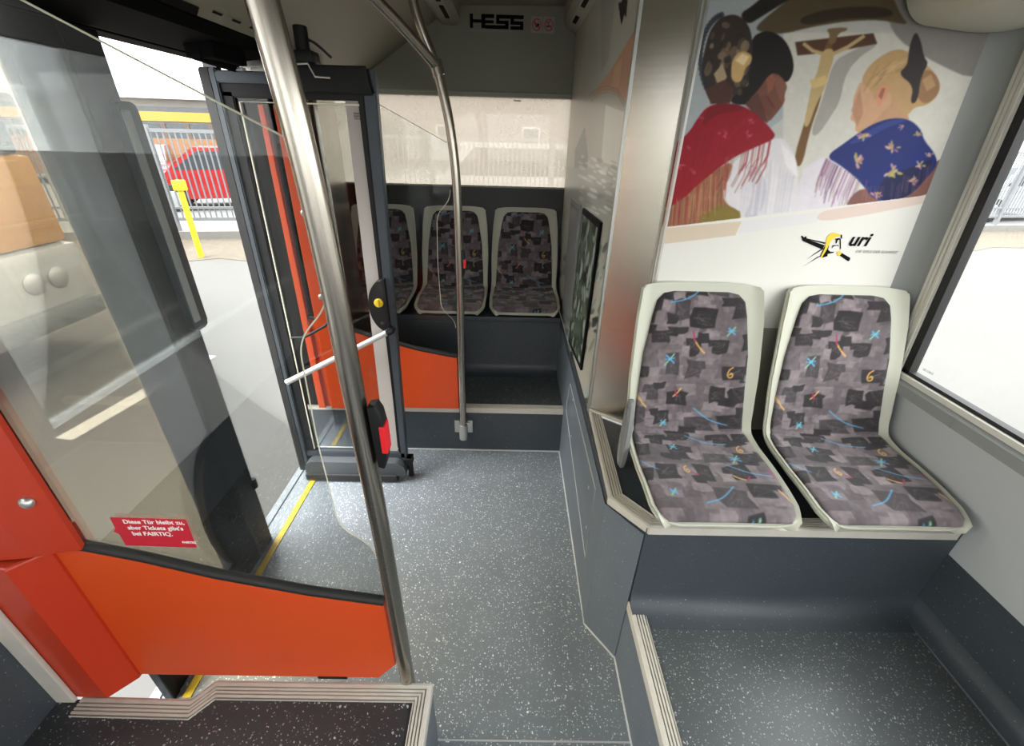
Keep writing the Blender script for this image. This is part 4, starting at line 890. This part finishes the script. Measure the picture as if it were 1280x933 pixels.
def car(name, loc, rz, paint, lab, L=4.0, H=1.45, group='parked cars', van=False):
    t = thing(name, lab, 'car', loc, group); t.rotation_euler.z = rz
    hw = .86; Lh = L/2
    side = [(-Lh, .28), (-Lh+.02, .62), (-Lh+.12, .80), (-Lh+.75, .92), (Lh-.25, .95), (Lh-.02, .72), (Lh, .30)] if not van else [(-Lh, .28), (-Lh, .75), (-Lh+.3, 1.0), (Lh-.05, 1.0), (Lh, .3)]
    arch = lambda cx: [(cx+.36*math.cos(a), .30+.36*math.sin(a)) for a in np.linspace(0, PI, 10)]
    body = side+arch(Lh-.75)+arch(-Lh+.78)
    roof = [(-Lh+.72, .91), (-Lh+1.45, H), (Lh-.95, H), (Lh-.28, .94)] if not van else [(-Lh+.28, .99), (-Lh+.8, H), (Lh-.12, H), (Lh-.06, .99)]
    def pr(P, y0_, y1_, m, nm, par=t, bev=.03):
        b = BM(); a = [b.verts.new((x, y0_, z)) for x, z in P]; c = [b.verts.new((x, y1_, z)) for x, z in P]; n_ = len(P)
        b.faces.new(a); b.faces.new(c[::-1])
        for i in range(n_): b.faces.new((a[i], c[i], c[(i+1) % n_], a[(i+1) % n_]))
        o = link(nm, b, m, None, 35); o.parent = par; return o
    pr(body, -hw, hw, paint, 'body'); rf = pr(roof, -hw+.10, hw-.10, paint, 'cabin')
    c_ = Vector((sum(p[0] for p in roof)/4, sum(p[1] for p in roof)/4)); wn = [tuple(Vector(((p[0]-c_.x)*.86+c_.x, (p[1]-c_.y)*.74+c_.y))) for p in roof]
    pr(wn, -hw+.092, -hw+.098, M['car_glass'], 'side_window'); pr(wn, hw-.098, hw-.092, M['car_glass'], 'side_window')
    for (xa, za), (xb, zb_) in ((roof[0], roof[1]), (roof[3], roof[2])):
        b = BM(); o_ = -.01 if xa < 0 else .01
        quad(b, (xa+(xb-xa)*.12+o_, -hw+.17, za+(zb_-za)*.12+.01), (xa+(xb-xa)*.12+o_, hw-.17, za+(zb_-za)*.12+.01), (xa+(xb-xa)*.88+o_, hw-.22, za+(zb_-za)*.88+.01), (xa+(xb-xa)*.88+o_, -hw+.22, za+(zb_-za)*.88+.01))
        o = link('windscreen', b, M['car_glass'], None); o.parent = t
    for cx in (Lh-.75, -Lh+.78):
        for s_ in (-1, 1):
            o = link('wheel', disc(BM(), (cx, s_*(hw-.16), .31), (0, s_, 0), [(.28, 0), (.31, .03), (.31, .14), (.27, .16), (.20, .15)], 24), M['tyre'], None, 40); o.parent = t
            q = link('rim', disc(BM(), (cx, s_*(hw-.01), .31), (0, s_, 0), [(.19, 0), (.18, .012), (.05, .02)], 20), M['rim'], None, 40); q.parent = o
    for s_ in (-1, 1):
        b = BM(); box(b, -Lh-.01, -Lh+.14, s_*.62-.14, s_*.62+.14, .62, .74, .02); o = link('headlight', b, M['rim'], None); o.parent = t
    return t
ang = math.atan2(FD.y, FD.x)
def lotpos(u, v, n_):
    """point on the lot a given distance behind the fence, in the direction of a photo point"""
    q = (u-640)/F_PX*_r-(v-466.5)/F_PX*_u+_f; c = Vector(CAM.tolist()); dq = Vector(q.tolist())
    k = ((F0+FN*n_)-c).dot(FN)/dq.dot(FN); p = c+dq*k; return (p.x, p.y, GZ+.02)
car('red_car', lotpos(285, 222, 4.6), ang+.25, M['car_red'], 'bright red hatchback behind the fence, nearer of the two red cars', 4.0, 1.5)
car('red_car', lotpos(186, 222, 8.2), ang+PI/2+.35, M['car_red'], 'dark red car seen end-on behind the fence, left of the hatchback', 4.2, 1.42)
car('white_car', lotpos(652, 215, 3.0), ang+PI, M['car_white'], 'large pale van behind the misted rear window', 5.0, 1.78)
car('white_car', lotpos(770, 200, 7.5), ang, M['car_white'], 'second pale car at the right edge of the rear window view', 4.6, 1.6)
car('white_car', lotpos(1262, 215, 2.2), ang+.1, M['car_white'], 'white car behind the fence beyond the right side window', 4.4, 1.55)
# yellow long building / bus shed behind the cars
t = thing('yellow_bus', 'long yellow bus with dark brown windows parked beyond the red cars', 'bus', lotpos(210, 220, 10.5))
o0 = t.location; 
def sbox(par, nm, m, s0, s1, n0, n1, z0, z1):
    b = BM(); S0 = (Vector(o0)-F0).dot(FD); N0 = (Vector(o0)-F0).dot(FN)
    obox(b, S0+s0, S0+s1, N0+n0, N0+n1, z0, z1); return link(nm, b, m, par)
sbox(t, 'body', M['bus_orange'], -7, 6, 0, 2.4, .35, 1.60); sbox(t, 'window_band', M['car_glass'], -6.9, 5.9, .03, 2.37, 1.60, 2.10)
for k in range(17): sbox(t, 'window_post', M['brown'], -6.9+k*.8, -6.75+k*.8, -.01, .04, 1.60, 2.10)
sbox(t, 'roof_rim', M['bus_yellow'], -7.05, 6.05, -.04, 2.44, 2.15, 2.45)
for k in (-5, 3.6):
    c_ = FP((Vector(o0)-F0).dot(FD)+k, (Vector(o0)-F0).dot(FN)-.02, .45); link('wheel', disc(BM(), tuple(c_), tuple(-FN), [(.45, -.2), (.45, .0), (.25, .02)], 24), M['tyre'], t, 40)
t2 = thing('depot_building', 'low pale depot building with a dark window strip far beyond the fence', 'building', lotpos(215, 220, 16))
o0 = t2.location
sbox(t2, 'walls', M['bwhite'], -10, 9, 0, 8, 0, 3.1); sbox(t2, 'window_strip', M['car_glass'], -9, 8.4, -.03, .02, 2.2, 2.8); sbox(t2, 'roof_edge', M['car_white'], -10.2, 9.2, -.3, 8.2, 3.1, 3.3)
t4 = thing('pale_house', 'pale beige house far behind the misted rear window', 'building', (1, 33, GZ))
link('walls', box(BM(), -9.5, 9, 33, 40, GZ, 9), M['house'], t4); link('roof', prism(BM(), [(-9.8, 9), (9.4, 9), (-.2, 12)], 'y', 32.6, 40.4), M['brown'], t4)
for x in (-4.5, 1.2, 6.5):
    for z in (1.5, 6.6): w_ = link('window_frame', box(BM(), x-.6, x+.6, 32.93, 33.02, z-.75, z+.75, .01), M['car_white'], t4); link('pane', box(BM(), x-.5, x+.5, 32.90, 32.94, z-.65, z+.65), M['car_glass'], w_)
# added coach, replaces the yellow reflection in the near screen glass
t3 = thing('reflection_coach', 'yellow and white coach added outside in place of a reflection in the screen glass', 'bus', (-8, 2.9, GZ))
def cb(nm, m, x0, x1, ya, yb, z0, z1, bev=.05): return link(nm, box(BM(), x0, x1, ya, yb, GZ+z0, GZ+z1, bev), m, t3, 40)
cb('lower_body', M['car_white'], -13, -4.0, 1.7, 4.1, .36, 1.0, .08); cb('upper_body', M['bus_yellow'], -13, -4.05, 1.73, 4.07, 1.0, 1.70, .05)
cb('windscreen', M['car_glass'], -12.9, -4.1, 1.76, 4.04, 1.70, 2.35, .05); cb('roof', M['car_white'], -13, -4.05, 1.73, 4.07, 2.35, 2.55, .08)
cb('bumper', M['galv'], -4.3, -3.93, 1.75, 4.05, .34, .52, .05)
for y_ in (2.05, 2.27, 3.55, 3.77): link('headlight', disc(BM(), (-4.01, y_, GZ+.74), (1, 0, 0), [(.09, 0), (.09, .02), (.06, .035)], 20), M['rim'], t3, 50)
for x in (-6, -11):
    for y_ in (1.75, 3.78): link('wheel', tube(BM(), [(x, y_, GZ+.46), (x, y_+.28, GZ+.46)], .45, 24), M['tyre'], t3, 50)
b = BM(); p0 = at(80, 550, 'z', GZ); p1_ = at(262, 445, 'z', GZ); dd = (p1_-p0)/np.linalg.norm(p1_-p0); nn = np.array([-dd[1], dd[0], 0])*.07
quad(b, *[tuple(q+np.array([0, 0, .004])) for q in (p0-nn, p1_-nn, p1_+nn, p0+nn)]); link('trim_9', b, M['line'])['kind'] = 'structure'  # white reflection in the screen glass, drawn as a line on the ground
